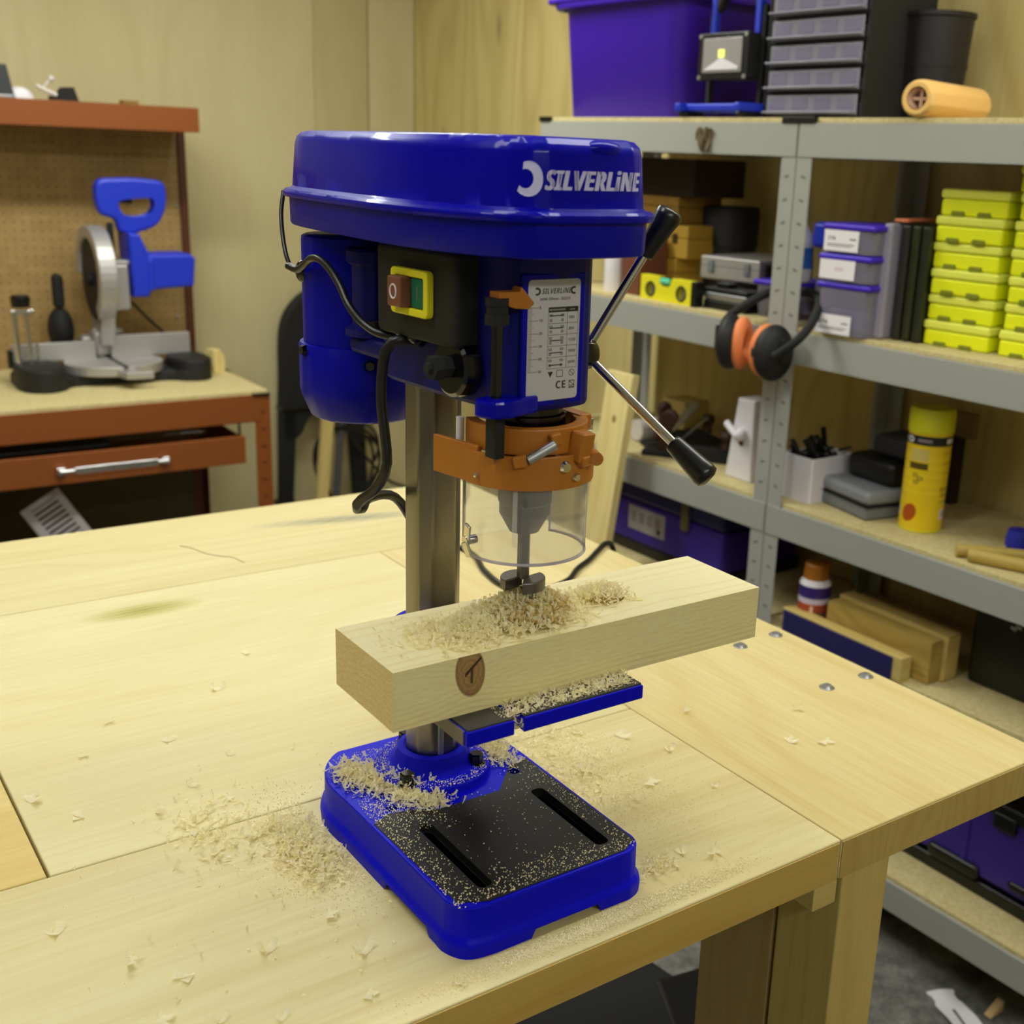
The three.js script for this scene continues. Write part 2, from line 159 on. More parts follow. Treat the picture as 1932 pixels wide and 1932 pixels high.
// ---------------------------------------------------------------- the drill press
const font = await new FontLoader().loadAsync('fonts/droid/droid_sans_bold.typeface.json');
function letters(str, size, depth, slant = 0, wx = 1) { const g = new TextGeometry(str, { font, size, depth, curveSegments: 4, bevelEnabled: false }); const p = g.attributes.position; for (let i = 0; i < p.count; i++) p.setX(i, p.getX(i) * wx + p.getY(i) * slant); g.computeBoundingBox(); return g; }
const PHI = 4 * PI / 180, SP = .128;             // the head is swung 4 degrees; SP = throat
const drill = thing('drill_press', 'blue bench drill press with an orange chuck guard on the wooden bench', 'drill press', [0, T, 0]);
const H = (name, geos, m, parent = drill, label) => { const q = part(name, geos, m, parent, label); if (parent === drill) q.rotation.y = PHI; return q; };
{
  // base: cast foot with chamfered rear corners
  const OUT = smooth([[-.06, -.072], [.055, -.072], [.076, -.06], [.0835, -.035], [.0855, .02], [.0855, .19], [.079, .2], [.068, .2045], [-.06, .2045], [-.08, .2], [-.0885, .185], [-.0905, .02], [-.0905, -.028], [-.078, -.056]].flatMap((p, i, a) => { const q = a[(i + 1) % a.length]; const d = Math.hypot(q[0] - p[0], q[1] - p[1]); return d > .05 ? [p, [p[0] + (q[0] - p[0]) * .08, p[1] + (q[1] - p[1]) * .08], [p[0] + (q[0] - p[0]) * .92, p[1] + (q[1] - p[1]) * .92]] : [p]; }), 220);
  const slotL = rrect(.0135, .103, .0055, -.0535, .1335), slotR = rrect(.0135, .103, .0055, .0575, .1335), holeA = circle(.0062, -.063, .045), holeB = circle(.0062, .059, .045);
  const foot = (p) => (p[1] > .18 && p[0] > -.024 && p[0] < .036) || (p[0] < -.07 && p[1] > .092 && p[1] < .163) || (p[0] > .07 && p[1] > .05 && p[1] < .15);
  const base = part('base', [slab(OUT.map(p => [p[0] * .992, .066 + (p[1] - .066) * .994]), .034, .042, .001, [rrect(.0155, .105, .0055, -.0535, .1335), rrect(.0155, .105, .0055, .0575, .1335), holeA, holeB]), skin(OUT, [[.0035, 0], [.0042, .008], [.003, .0125], [.0006, .0145], [0, .016], [-.0004, .0405], [-.0016, .0416]].map(r => (i, p) => foot(p) && r[1] < .0126 ? [r[0], Math.max(r[1], .0072)] : r), false)], M.blueCast, drill, 'blue cast-iron foot');
  part('ground_plate', [slab([[-.087, .06], [-.07, .052], [-.05, .056], [-.03, .0675], [.03, .0675], [.046, .05], [.062, .034], [.0815, .03], [.0825, .192], [.066, .201], [-.062, .201], [-.083, .19]], .0345, .0427, .0003, [slotL, slotR, circle(.0062, .059, .045)])], M.plate, base, 'dark machined steel surface with two slots');
  for (const x of [-.0535, .0575]) part('slot_black_fill', box(.015, .012, .1045, x, .028, .1335, .0005), M.hole, base);  // black blocks set in the slots as painted shade
  part('underside', [box(.15, .002, .24, 0, .012, .07, 0)], M.blackMat, base);
  const fl = part('column_flange', [lathe([[.023, .05], [.0235, .066], [.026, .0672], [.031, .066], [.0335, .062], [.034, .055], [.037, .051], [.046, .0495], [.0515, .048], [.0525, .045], [.0525, .041], [.02, .041]], 0, 0, 0, 'y', 56)], M.blueCast, drill);
  for (const [x, z] of [[-.0385, .026], [.0305, .026], [-.004, -.0435]]) part('bolt', [lathe([[0, .0105], [.0055, .0105], [.0064, .0095], [.0064, .001], [.009, .001], [.009, 0]], x, .0495, z, 'y', 6)], M.blackGloss, fl);
  part('column', [lathe([[0, .046], [.023, .046], [.023, .47], [0, .47]], 0, 0, 0, 'y', 64)], M.steel, drill);
  part('column_key', [box(.0052, .06, .004, -.004, .09, .0222, .0006)], M.zinc, drill);

  // work table
  const tblOut = rrect(.158, .158, .006, -.003, .121).filter(() => true), gap = [[-.043, .2005], [-.043, .18], [-.031, .18], [-.036, .2005]];
  const tp = [[.076, .2], [.076, .042], [-.082, .042], [-.082, .2], [-.0425, .2], [-.0425, .172], [-.0315, .172], [-.034, .2]];
  const tb = part('work_table', [slab(tp, .1735, .1855, .0012)], M.blueCast, drill, 'blue square table under the timber');
  part('machined_top', [slab(tp.map(p => [p[0] * .985, .121 + (p[1] - .121) * .985]), .1853, .187, .0003, [rrect(.012, .05, .005, .055, .165)])], mat(0x4a4846, .5, .5), tb);
  part('side_face', [box(.0016, .0115, .15, -.0822, .1797, .121, .0004)], mat(0x6a6468, .5, .4), tb);
  part('table_arm', [lathe([[.0233, .115], [.034, .115], [.036, .118], [.036, .182], [.034, .185], [.0233, .185]], 0, 0, 0, 'y', 40), box(.05, .04, .06, 0, .152, .055, .008)], M.blueCast, tb);

  // head casting (rotated with the head)
  const plan = [[-.012, -.03], [.012, -.03], [.034, -.02], [.042, .0], [.044, .04], [.0435, .125], [.038, .15], [.03, .158], [-.024, .158], [-.034, .152], [-.0415, .128], [-.044, .04], [-.042, .0], [-.034, -.02]];
  const head = H('head_casting', [slab(smooth(plan, 90), .401, .512, .004), lathe([[.0233, .403], [.034, .403], [.0375, .407], [.0375, .447], [.034, .45], [.0233, .45]], 0, 0, 0, 'y', 40)], M.blueDark);
  part('label_boss', [box(.056, .094, .004, -.003, .452, .1585, .0015)], M.blue, head);
  // scale label
  const lab = canvasTex(512, 1024, (c, w, h) => {
    c.fillStyle = '#c2c1c4'; c.fillRect(0, 0, w, h); c.fillStyle = '#111'; c.strokeStyle = '#111';
    c.save(); c.translate(128, 118); c.scale(1, 1); c.font = 'italic bold 62px sans-serif'; c.fillText('SILVERLiNE', 0, 0, 290); c.restore();
    const wr = (x, s) => { c.beginPath(); c.arc(x, 96, 27, s > 0 ? -2.3 : -.85, s > 0 ? 2.3 : PI * 2 - 2.3 + .0); c.lineWidth = 17; if (s > 0) { c.beginPath(); c.arc(x, 96, 25, -2.2, 2.2); } else { c.beginPath(); c.arc(x, 96, 25, PI - 2.2, PI + 2.2); } c.stroke(); };
    wr(86, 1); wr(446, -1); c.font = 'bold 30px sans-serif'; c.fillText('350W 250mm - 262212', 112, 172, 300);
    c.lineWidth = 4; c.font = 'bold 32px sans-serif'; for (let i = 0; i <= 50; i++) { const y = 230 + i * 10.8; const L = i % 10 === 0 ? 96 : i % 5 === 0 ? 56 : 34; c.lineWidth = i % 10 ? 2.5 : 4; c.beginPath(); c.moveTo(8, y); c.lineTo(8 + L, y); c.stroke(); if (i % 10 === 0) c.fillText(String(i), 110, y + 11, 44); }
    c.fillRect(200, 232, 296, 42); c.fillStyle = '#ccc'; c.font = 'bold 20px sans-serif'; c.fillText('MOTOR/SPINDLE', 210, 261, 160); c.fillText('r.p.m.', 410, 261); c.fillStyle = '#111';
    ['580', '850', '1220', '1650', '2650'].forEach((s, i) => { const y = 274 + i * 96; c.lineWidth = 3; c.strokeRect(200, y, 190, 96); c.strokeRect(390, y, 106, 96); c.font = 'bold 34px sans-serif'; c.fillText(s, 404, y + 60, 80); c.lineWidth = 9; const yy = y + 30 + i * 9; c.beginPath(); c.moveTo(216, yy); c.lineTo(352, yy); c.stroke(); c.lineWidth = 5; for (const x of [226, 340]) { c.strokeRect(x - 12, y + 20, 26, 14); c.strokeRect(x - 8, y + 60, 18, 16); } });
    c.lineWidth = 5; c.beginPath(); c.arc(450, 800, 26, 0, 7); c.stroke(); c.beginPath(); c.moveTo(432, 782); c.lineTo(468, 818); c.stroke(); c.beginPath(); c.moveTo(210, 780); c.lineTo(262, 780); c.lineTo(236, 830); c.fill(); c.strokeRect(300, 772, 60, 56);
    c.font = 'bold 92px sans-serif'; c.fillText('CE', 288, 930, 120); c.lineWidth = 6; c.strokeRect(430, 870, 48, 44); c.fillRect(424, 924, 60, 12); c.beginPath(); c.moveTo(424, 868); c.lineTo(486, 918); c.stroke();
  });
  { const g = new THREE.ShapeGeometry(shp(rrect(.0465, .0855, .003)), 6); const u = g.attributes.uv, p = g.attributes.position; for (let i = 0; i < p.count; i++) u.setXY(i, p.getX(i) / .0465 + .5, p.getY(i) / .0855 + .5); g.translate(-.0035, .452, .16075); part('scale_label', g, new THREE.MeshStandardMaterial({ map: lab, roughness: .4 }), head, 'silver label with speed table and depth scale'); }
  // depth stop
  const st = H('depth_stop', [rod([-.0485, .385, .155], [-.0485, .472, .155], .0042, 16)], M.blackGloss);
  part('knurled_nut', [lathe([[0, .465], [.0085, .465], [.0085, .472], [.0075, .4725], [.0075, .4775], [.0085, .478], [.0085, .4835], [0, .4835]], -.0485, 0, .155, 'y', 14)], M.blackMat, st);
  { const pt = fin([[-.0115, .483], [.009, .483], [.0095, .4845], [.0105, .486], [.024, .4745], [.018, .4705], [.004, .4715], [-.0115, .476]], -.006, .006, .0008).scale(.85, 1, 1).translate(-.042, .0045, .156); part('pointer', [pt], M.orange, st, 'orange depth pointer'); }
  part('rod_clamp', [box(.009, .03, .012, -.0485, .386, .155, .001)], M.blackMat, st);
  part('stop_lug', [slab(smooth([[-.064, .152], [-.06, .166], [-.048, .17], [-.03, .166], [-.016, .161], [-.02, .15], [-.05, .145]], 40), .4015, .414, .002)], M.blueGloss, head);
  // switch
  const sw = H('switch_box', [box(.03, .068, .108, -.047, .477, .069, .005)], M.blackMat);
  const sf = part('switch_frame', [fin(rrect(.05, .0335, .004), 0, .006, .001, [rrect(.039, .0225, .002)]).rotateY(-PI / 2).translate(-.062, .4785, .0715)], M.yellow, sw, 'yellow switch surround');
  part('stop_button', [box(.016, .0222, .0185, -.0665, .4785, .0617, .0016)], M.brownRed, sw, 'red stop button marked 0');
  part('button_mark', [new THREE.TorusGeometry(.0042, .0006, 6, 20).scale(1, 1.2, 1).rotateY(PI / 2).translate(-.0747, .4785, .0617)], M.white, sw);
  part('start_button', [box(.008, .0222, .0185, -.062, .4785, .0809, .0012)], M.green, sw, 'green start button marked I');
  part('button_mark', [box(.0006, .010, .0012, -.0662, .4785, .0809, 0)], M.zinc, sw);
  for (const [z, y] of [[.038, .443], [.056, .441]]) { const gl = H('cord_gland', [lathe([[0, 0], [.0058, 0], [.0062, .004], [.0052, .005], [.0062, .007], [.0062, .012], [.0045, .014], [0, .014]], 0, 0, 0, 'y', 18).rotateZ(.9).translate(-.046, y - .002, z)], M.blackGloss); gl; }
  // return spring cap
  const cap = H('spring_cap', [lathe([[0, .013], [.0195, .013], [.0222, .011], [.0228, .006], [.0228, 0], [0, 0]], 0, 0, 0, 'y', 44).rotateZ(PI / 2).translate(-.043, .429, .107)], M.blackGloss);
  part('spindle_nut', [lathe([[0, .02], [.004, .02], [.0045, .017], [.009, .0165], [.0095, .011], [.0095, .0085], [.0085, .008], [.0085, 0], [0, 0]], 0, 0, 0, 'y', 6).rotateZ(PI / 2).translate(-.055, .429, .107)], M.blackMat, cap);
  // feed handles
  const hub = H('feed_hub', [lathe([[0, .03], [.01, .03], [.0125, .027], [.0135, .02], [.0135, 0], [0, 0]], 0, 0, 0, 'y', 30).rotateZ(-PI / 2).translate(.044, .431, .112)], M.blackGloss);
  for (const [yy, zz, xx] of [[.3665, .187, .101], [.5115, .1405, .101], [.405, .02, .101]]) { const a = [.066, .431, .112], b = [xx, yy, zz], d = b.map((v, i) => v - a[i]), e = b.map((v, i) => v + d[i] * .33); const hd = part('feed_handle', [rod(a, b, .0037, 14)], M.chrome, hub); const g = new THREE.LatheGeometry([[0, 0], [.0066, 0], [.0074, .002], [.0096, .028], [.0105, .034], [.0098, .0385], [.006, .0405], [0, .0405]].map(p => new THREE.Vector2(...p)), 24); g.applyQuaternion(new THREE.Quaternion().setFromUnitVectors(V3(0, 1, 0), V3(...d).normalize())); g.translate(b[0] - d[0] * .06, b[1] - d[1] * .06, b[2] - d[2] * .06); part('grip', [g], M.grip, hd); }
  // motor
  const mo = H('motor', [lathe([[0, .505], [.048, .505], [.051, .5035], [.0515, .5], [.0515, .4]], 0, 0, -.115, 'y', 56)], M.blue);
  const ec = part('end_cap', [lathe([[.0515, .413], [.0545, .4128], [.0555, .411], [.0555, .372], [.054, .3655], [.047, .349], [.044, .347], [0, .347]], 0, 0, -.115, 'y', 56)], M.blue, mo);
  part('cap_screw', [lathe([[0, .004], [.004, .0035], [.0055, .001], [.0055, 0]], 0, 0, 0, 'y', 6).rotateX(PI / 2).rotateY(-.42).translate(-.0226, .4, -.0644)], M.blackGloss, ec);
  part('cap_screw', [lathe([[0, .004], [.004, .0035], [.0055, .001], [.0055, 0]], 0, 0, 0, 'y', 6).rotateZ(PI / 2).translate(-.0553, .408, -.118)], M.blackGloss, ec);
  part('shaft_collar', [cyl(.015, .022, .02, 0, .508, -.115), box(.07, .006, .05, .01, .506, -.085, .002)], M.blackMat, mo);
  // motor slide: vertical guide barrel, bracket and bolts between motor and head
  const br = H('motor_bracket', [lathe([[0, .499], [.0215, .499], [.023, .497], [.023, .488], [.0185, .485], [.0185, .437], [.0245, .434], [.0245, .4285], [0, .4285]], -.024, 0, -.052, 'y', 32), box(.05, .016, .06, -.018, .421, -.035, .006), box(.04, .06, .05, -.01, .45, -.02, .006)], M.blueDark);
  part('guide_bolt', [cyl(.0068, .0068, .007, -.033, .4385, -.037, 'y', 6)], M.blackMat, br);
  // belt cover
  const RIM = smooth([[0, -.176], [.026, -.172], [.048, -.157], [.062, -.128], [.071, -.08], [.08, -.01], [.0855, .06], [.083, .11], [.0715, .155], [.057, .189], [.045, .202], [.032, .2065], [-.033, .2065], [-.049, .203], [-.063, .19], [-.077, .16], [-.086, .115], [-.0865, .06], [-.08, -.01], [-.071, -.08], [-.062, -.128], [-.048, -.157], [-.026, -.172]], 200);
  const pan = H('belt_housing', [skin(RIM, [[-.008, .512], [-.0045, .513], [-.0035, .515], [-.003, .5355], [-.006, .537]], true, true)], M.blue);
  const lid = H('belt_cover', [skin(RIM, [[-.002, .5352], [.0012, .5358], [.002, .5375], [.0018, .5405], [.0002, .5422], [-.0042, .543], [-.0058, .5445], [-.0068, .555], [-.0088, .579], [-.0105, .5845], [-.0145, .588], [-.021, .5892], [-.05, .5897]], true)], M.blueGloss, drill, 'glossy blue belt cover');
  part('lid_boss', [sph(.014, .006, .5825, .193, 1.25, .42, .55, 24)], M.blueGloss, lid);
  { // lettering wrapped along the front of the cover
    const N = normals2(RIM), n = RIM.length, start = (() => { let best = 0, bd = 9; RIM.forEach((p, i) => { const d = Math.hypot(p[0] + .0755, p[1] - .163); if (d < bd) { bd = d; best = i; } }); return best; })();
    const dirOK = RIM[(start + 1) % n][0] > RIM[start][0] ? 1 : -1; const S = [0], I = [start]; for (let k = 1; k < 90; k++) { const i = (start + dirOK * k + n * 2) % n, j = I[k - 1]; S.push(S[k - 1] + Math.hypot(RIM[i][0] - RIM[j][0], RIM[i][1] - RIM[j][1])); I.push(i); }
    const sgn = N[RIM.findIndex(p => p[1] > .206)][1] > 0 ? 1 : -1; const off = y => { const r = [[.5445, -.0058], [.555, -.0068], [.579, -.0088]]; return y < .555 ? lerp(r[0][1], r[1][1], (y - .5445) / .0105) : lerp(r[1][1], r[2][1], (y - .555) / .024); };
    const wrap = (g, s0, y0) => { const q = norm(g), p = q.attributes.position; for (let i = 0; i < p.count; i++) { const s = clamp(s0 + p.getX(i), 0, S[88]), y = y0 + p.getY(i), d = p.getZ(i) + .0001; let k = 0; while (S[k + 1] < s) k++; const t = (s - S[k]) / (S[k + 1] - S[k]), a = RIM[I[k]], b = RIM[I[k + 1]], na = N[I[k]], nb = N[I[k + 1]], o = off(y) + d; p.setXYZ(i, lerp(a[0], b[0], t) + sgn * lerp(na[0], nb[0], t) * o, y, lerp(a[1], b[1], t) + sgn * lerp(na[1], nb[1], t) * o); } q.computeVertexNormals(); return q; };
    const white = mat(0xc9c9f2, .4); const dens = g => { let q = norm(g); return q; };
    part('lettering', [-.0005, 0, .0006].map(o => wrap(dens(letters('SILVERLiNE', .0122, .0003, .26, .92)), .0508 + o, .5562)), white, lid, 'white SILVERLINE lettering');
    const wr = []; for (let i = 0; i <= 16; i++) { const a = -2.35 + i / 16 * 4.3; wr.push([.0105 * Math.cos(a), .0098 * Math.sin(a)]); } for (let i = 16; i >= 0; i--) { const a = -2.35 + i / 16 * 4.3; wr.push([-.0022 + .0056 * Math.cos(a), .0054 * Math.sin(a)]); }
    const wg = ext(wr, .0003); wg.translate(.0105, .0075, 0); part('emblem', [wrap(wg.scale(1.12, 1.12, 1), .0262, .5542)], white, lid, 'white spanner-jaw emblem');
  }
  // quill and chuck
  H('quill', [lathe([[0, .404], [.0265, .404], [.0265, .396], [.029, .395], [.029, .388], [.0225, .387], [.0225, .35], [0, .35]], 0, 0, SP, 'y', 40)], M.blackGloss);
  const ch = H('chuck', [lathe([[0, .36], [.02, .36], [.0205, .355], [.0205, .326], [.0195, .3245], [.0195, .3165], [.0115, .302], [.009, .3015], [0, .3015]], 0, 0, SP, 'y', 36)], M.bitSteel);
  part('key_hole', [cyl(.0032, .0032, .002, -.0125, .329, SP + .0165, 'z', 14)], M.black, ch);
  // chuck guard
  const arc0 = -2.35, arcL = 4.4, ring = (r0, r1, y0, y1, a0, a1, b = .0008) => { const o = []; for (let i = 0; i <= 40; i++) { const a = a0 + (a1 - a0) * i / 40; o.push([r1 * Math.sin(a), SP + r1 * Math.cos(a)]); } for (let i = 40; i >= 0; i--) { const a = a0 + (a1 - a0) * i / 40; o.push([r0 * Math.sin(a), SP + r0 * Math.cos(a)]); } return slab(o, y0, y1, b); };
  const vis = H('guard_visor', [ring(.0458, .0472, .29, .352, arc0, arc0 + arcL, .0003)], M.clear, drill, 'clear plastic chuck guard');
  const cl = H('guard_clamp', [ring(.0475, .051, .3465, .3715, -1.75, 2.0), box(.0042, .0285, .05, -.0502, .361, SP - .018, .001, [0, .12, 0])], M.orange, drill, 'orange plastic guard ring');
  part('upper_ring', [ring(.036, .0455, .3715, .3905, -2.1, 2.2, .001), ring(.022, .044, .3715, .375, -3.1, 3.1, .0006), box(.012, .012, .05, .041, .386, SP - .005, .002)], M.orange, cl);
  part('hinge_arm', [box(.015, .022, .012, .0125, .3765, SP + .049, .0015, [.15, .25, -.12]), box(.02, .008, .011, .017, .366, SP + .048, .002, [0, .35, 0]), rod([.028, .367, SP + .044], [.022, .367, SP + .056], .005, 14)], M.orange, cl);
  part('spring_pin', [rod([-.0315, .3705, SP + .0437], [-.0135, .3815, SP + .0515], .0036, 14)], M.zinc, cl);
  part('catch', box(.01, .009, .005, -.035, .369, SP + .0395, .0015, [0, -.7, .2]), M.orange, cl); part('catch', box(.008, .009, .006, -.0105, .384, SP + .0475, .0015, [0, -.2, .2]), M.orange, cl);
  const screw = (x, y, z, r, ry) => part('screw', [lathe([[0, .0035], [r * .7, .0028], [r, .0005], [r, -.002], [0, -.002]], 0, 0, 0, 'y', 18).rotateX(PI / 2).rotateY(ry).translate(x, y, z)], M.chrome, cl);
  screw(-.0503, .3545, SP + .0085, .0022, -1.4); screw(-.0035, .3635, SP + .0512, .0048, -.07); screw(.0065, .3545, SP + .0508, .0036, .12);
  part('wing_nut', [lathe([[0, .006], [.004, .006], [.004, 0], [0, 0]], 0, 0, 0, 'y', 14).rotateZ(-PI / 2).translate(.047, .379, SP + .01), box(.004, .012, .003, .052, .381, SP + .012, .001, [.3, 0, .2]), sph(.003, .052, .373, SP + .01)], M.chrome, cl);
  part('washer', [rod([-.045, .391, SP - .022], [-.045, .3735, SP - .022], .003, 12)], M.white, cl);
  const wn = part('visor_wing_nut', [cyl(.0035, .0035, .01, -.0505, .303, SP + .0005, 'x', 14), box(.0025, .013, .007, -.0545, .3105, SP + .003, .0011, [.35, 0, .15]), box(.0025, .012, .007, -.0545, .297, SP + .003, .0011, [-.45, 0, .1])], M.chrome, vis);
  part('visor_rim', [ring(.0452, .0477, .2885, .2902, arc0, arc0 + arcL, .0003), ring(.0455, .0474, .35, .352, arc0, arc0 + arcL, .0003), ring(.0455, .0475, .29, .35, arc0 + arcL - .02, arc0 + arcL, .0002), ring(.0455, .0475, .29, .35, arc0, arc0 + .02, .0002)], M.clearEdge, vis);
  part('visor_strap', [box(.0035, .052, .0012, -.0335, .329, SP + .0325, .0004, [0, -.8, 0])], phys(0xffffff, .1, { transmission: .8, thickness: 0 }), vis);
  // cords (plain coordinates, not swung)
  part('motor_cord', [tube([[-.052, .538, -.178], [-.058, .52, -.17], [-.062, .5, -.158], [-.0645, .486, -.146], [-.066, .478, -.135]], .002, 24), tube([[-.067, .4775, -.136], [-.0655, .476, -.12], [-.0655, .481, -.105], [-.066, .4875, -.09], [-.066, .489, -.075], [-.066, .484, -.055], [-.066, .472, -.034], [-.066, .457, -.016], [-.064, .446, .006], [-.058, .4405, .02], [-.045, .439, .032]], .0032, 70, 10)], M.cable, drill);
  part('cord_clip', [sph(.0095, -.0575, .4735, -.128, .6, 1, .9)], M.blackGloss, drill);
  part('power_cord', [tube([[-.044, .4395, .052], [-.06, .4405, .052], [-.066, .433, .047], [-.068, .415, .044], [-.069, .392, .044], [-.067, .365, .046], [-.066, .342, .046], [-.069, .322, .034], [-.074, .308, .016], [-.074, .299, .006], [-.066, .2955, 0], [-.045, .294, -.03], [-.01, .285, -.05], [.03, .22, -.07], [.065, .12, -.12], [.13, .02, -.24], [.2, .0045, -.37], [.29, .0042, -.53], [.35, .0042, -.625], [.39, .0042, -.635], [.393, .0042, -.59], [.37, .0042, -.52], [.365, .0042, -.45], [.4, .0042, -.42], [.45, .0042, -.43], [.493, .0042, -.465], [.53, .0042, -.488], [.565, .0042, -.515], [.6, .0042, -.54], [.625, -.01, -.555], [.64, -.08, -.565], [.645, -.3, -.57]], .0042, 200, 10)], M.cable, drill);
}
// drill bit held in the chuck
{
  const c = [SP * Math.sin(PHI), T, SP * Math.cos(PHI)];
  const b = thing('forstner_bit', 'grey steel forstner bit held in the chuck above the timber', 'drill bit', c);
  part('shank', [cyl(.0048, .0048, .047, 0, .288, 0, 'y', 20), cyl(.0036, .0036, .006, 0, .266, 0)], M.bitSteel, b);
  const half = a => { const o = []; for (let i = 0; i <= 14; i++) { const t = a - 1.15 + 2.3 * i / 14; o.push([.0175 * Math.sin(t), .0175 * Math.cos(t)]); } for (let i = 8; i >= 0; i--) { const t = a - .9 + 1.8 * i / 8; o.push([.003 * Math.sin(t), .003 * Math.cos(t)]); } return slab(o, .2555, .2645, .001); };
  part('cutter', [half(.55)], M.bitSteel, b); part('cutter', [half(.55 + PI)], M.bitSteel, b);
  part('centre_spur', [cyl(.002, .0002, .004, 0, .2535, 0, 'y', 10).rotateX(0)], M.bitSteel, b);
  part('rim_spur', [box(.003, .005, .0015, .014, .2535, .009, .0004), box(.003, .005, .0015, -.003, .2535, .0165, .0004)], M.bitSteel, b);
}
// the timber being drilled
{
  const X0 = -.127, X1 = .218, Z0 = .0815, Z1 = .1755, h0 = .187, h1 = .2325, n = noise2(91), n2 = noise2(92);
  // atlas: top rows 0..0.4, front 0.4..0.6, end 0.6..1 (right half of it: far end)
  const px = (X1 - X0), tex = pixelTex(2048, 1024, (s, t) => {
    let c, a = [236, 226, 180], d = [214, 196, 136], k;
    if (t < .4) { const v = t / .4, x = s * px; const w = n(s * 4, v * 5, 4, 256) * .5 + n(s * 16, v * 8, 16, 256) * .12; const r = Math.pow(.5 + .5 * Math.sin((v * 7 + w * 1.4) * 2 * PI), 4); k = .12 + r * .3 * sstep(.0, .25, Math.abs(v - .5)) + (n2(s * 60, v * 160, 60, 256) - .5) * .25; c = a.map((q, i) => lerp(q, d[i], clamp(k))); }
    else if (t < .6) { const v = (t - .4) / .2, x = s * px; const kx = x - .0615, ky = (v - .68) * (h1 - h0); const dk = Math.hypot(kx / 1, (ky + .004) / 1.35); const bulge = Math.exp(-Math.pow(dk / .03, 2)) * .55;
      const w = n(s * 5, v * 4, 5, 256) * .35 + n(s * 18, v * 9, 18, 256) * .06; const ph = (v * 11 + w * 2 + bulge * (v < .45 ? -3 : 3.5)); const r = Math.pow(.5 + .5 * Math.sin(ph * 2 * PI), 3); const lowband = sstep(.5, .1, v) * .75 + .25 + bulge * .5; k = .2 + r * .3 * lowband + (n2(s * 70, v * 60, 70, 256) - .5) * .25; a = [246, 236, 180]; d = [216, 192, 122]; c = a.map((q, i) => lerp(q, d[i], clamp(k)));  // front face colour brightened beyond the top to make up for weaker light
      const ex = kx / .0125, ey = (ky - .0005) / .0185, e = Math.hypot(ex + ey * .12, ey); const core = clamp((1.02 - e) * 9); if (core > 0) { const kk = .5 + .5 * Math.sin(e * 22 + n(s * 40, v * 20, 40, 256) * 5); let q = [lerp(170, 150, kk), lerp(136, 116, kk), lerp(88, 70, kk)]; const crack = Math.abs(ey - .1 - ex * .55) < .09 * clamp(.85 - ex * .2) && ex > -.35 && ex < .8 ? 1 : 0; const cr2 = Math.abs(ex - .1) < .08 && ey > -.45 && ey < .2 ? .8 : 0; const kc = Math.max(crack, cr2); q = q.map((z, i) => lerp(z, [52, 34, 16][i], kc)); const edge = sstep(.82, 1, e); q = q.map((z, i) => lerp(z, [96, 62, 30][i], edge * .8)); c = c.map((z, i) => lerp(z, q[i], core)); } }
    else { const v = (t - .6) / .4, u = (s * 2) % 1; const r = Math.hypot(u * 1.9 - 1.2, v + 1.6); const q = Math.pow(.5 + .5 * Math.sin(r * 60), 2); k = .4 + q * .1 + (n(u * 130, v * 90, 130, 256) - .5) * .6; a = [238, 222, 164]; d = [200, 170, 112]; c = a.map((z, i) => lerp(z, d[i], clamp(k))); }
    return c; });
  let g = norm(new THREE.BoxGeometry(px, h1 - h0, Z1 - Z0));
  { const p = g.attributes.position, nn = g.attributes.normal, u = g.attributes.uv; for (let i = 0; i < p.count; i++) { const a = p.getX(i) / px + .5, b = p.getY(i) / (h1 - h0) + .5, c = p.getZ(i) / (Z1 - Z0) + .5; if (Math.abs(nn.getY(i)) > .5) u.setXY(i, a, .005 + c * .39); else if (Math.abs(nn.getZ(i)) > .5) u.setXY(i, a, .405 + b * .19); else u.setXY(i, .02 + c * .45, .61 + b * .38); } }
  g.translate((X0 + X1) / 2, (h0 + h1) / 2, (Z0 + Z1) / 2);
  const woodM = new THREE.MeshStandardMaterial({ map: tex, roughness: .62 });
  let A = new Brush(g, woodM); A.updateMatrixWorld(); const ev = new Evaluator(); ev.useGroups = false; ev.attributes = ['position', 'normal', 'uv'];
  for (const [x, z] of [[.009, .1285], [.089, .126]]) { const hg = norm(new THREE.CylinderGeometry(.0178, .0178, .03, 36)); const u = hg.attributes.uv; for (let i = 0; i < u.count; i++) u.setXY(i, .1 + u.getX(i) * .3, .7 + u.getY(i) * .2); const B = new Brush(hg, woodM); B.position.set(x, h1, z); B.updateMatrixWorld(); A = ev.evaluate(A, B, SUBTRACTION); A.updateMatrixWorld(); }
  const gg = A.geometry; const m = part('timber_block', gg, woodM, null); m.position.set(0, T, 0); tag(m, 'pale knotty timber block being drilled, lying on the blue drill table', 'timber');
}
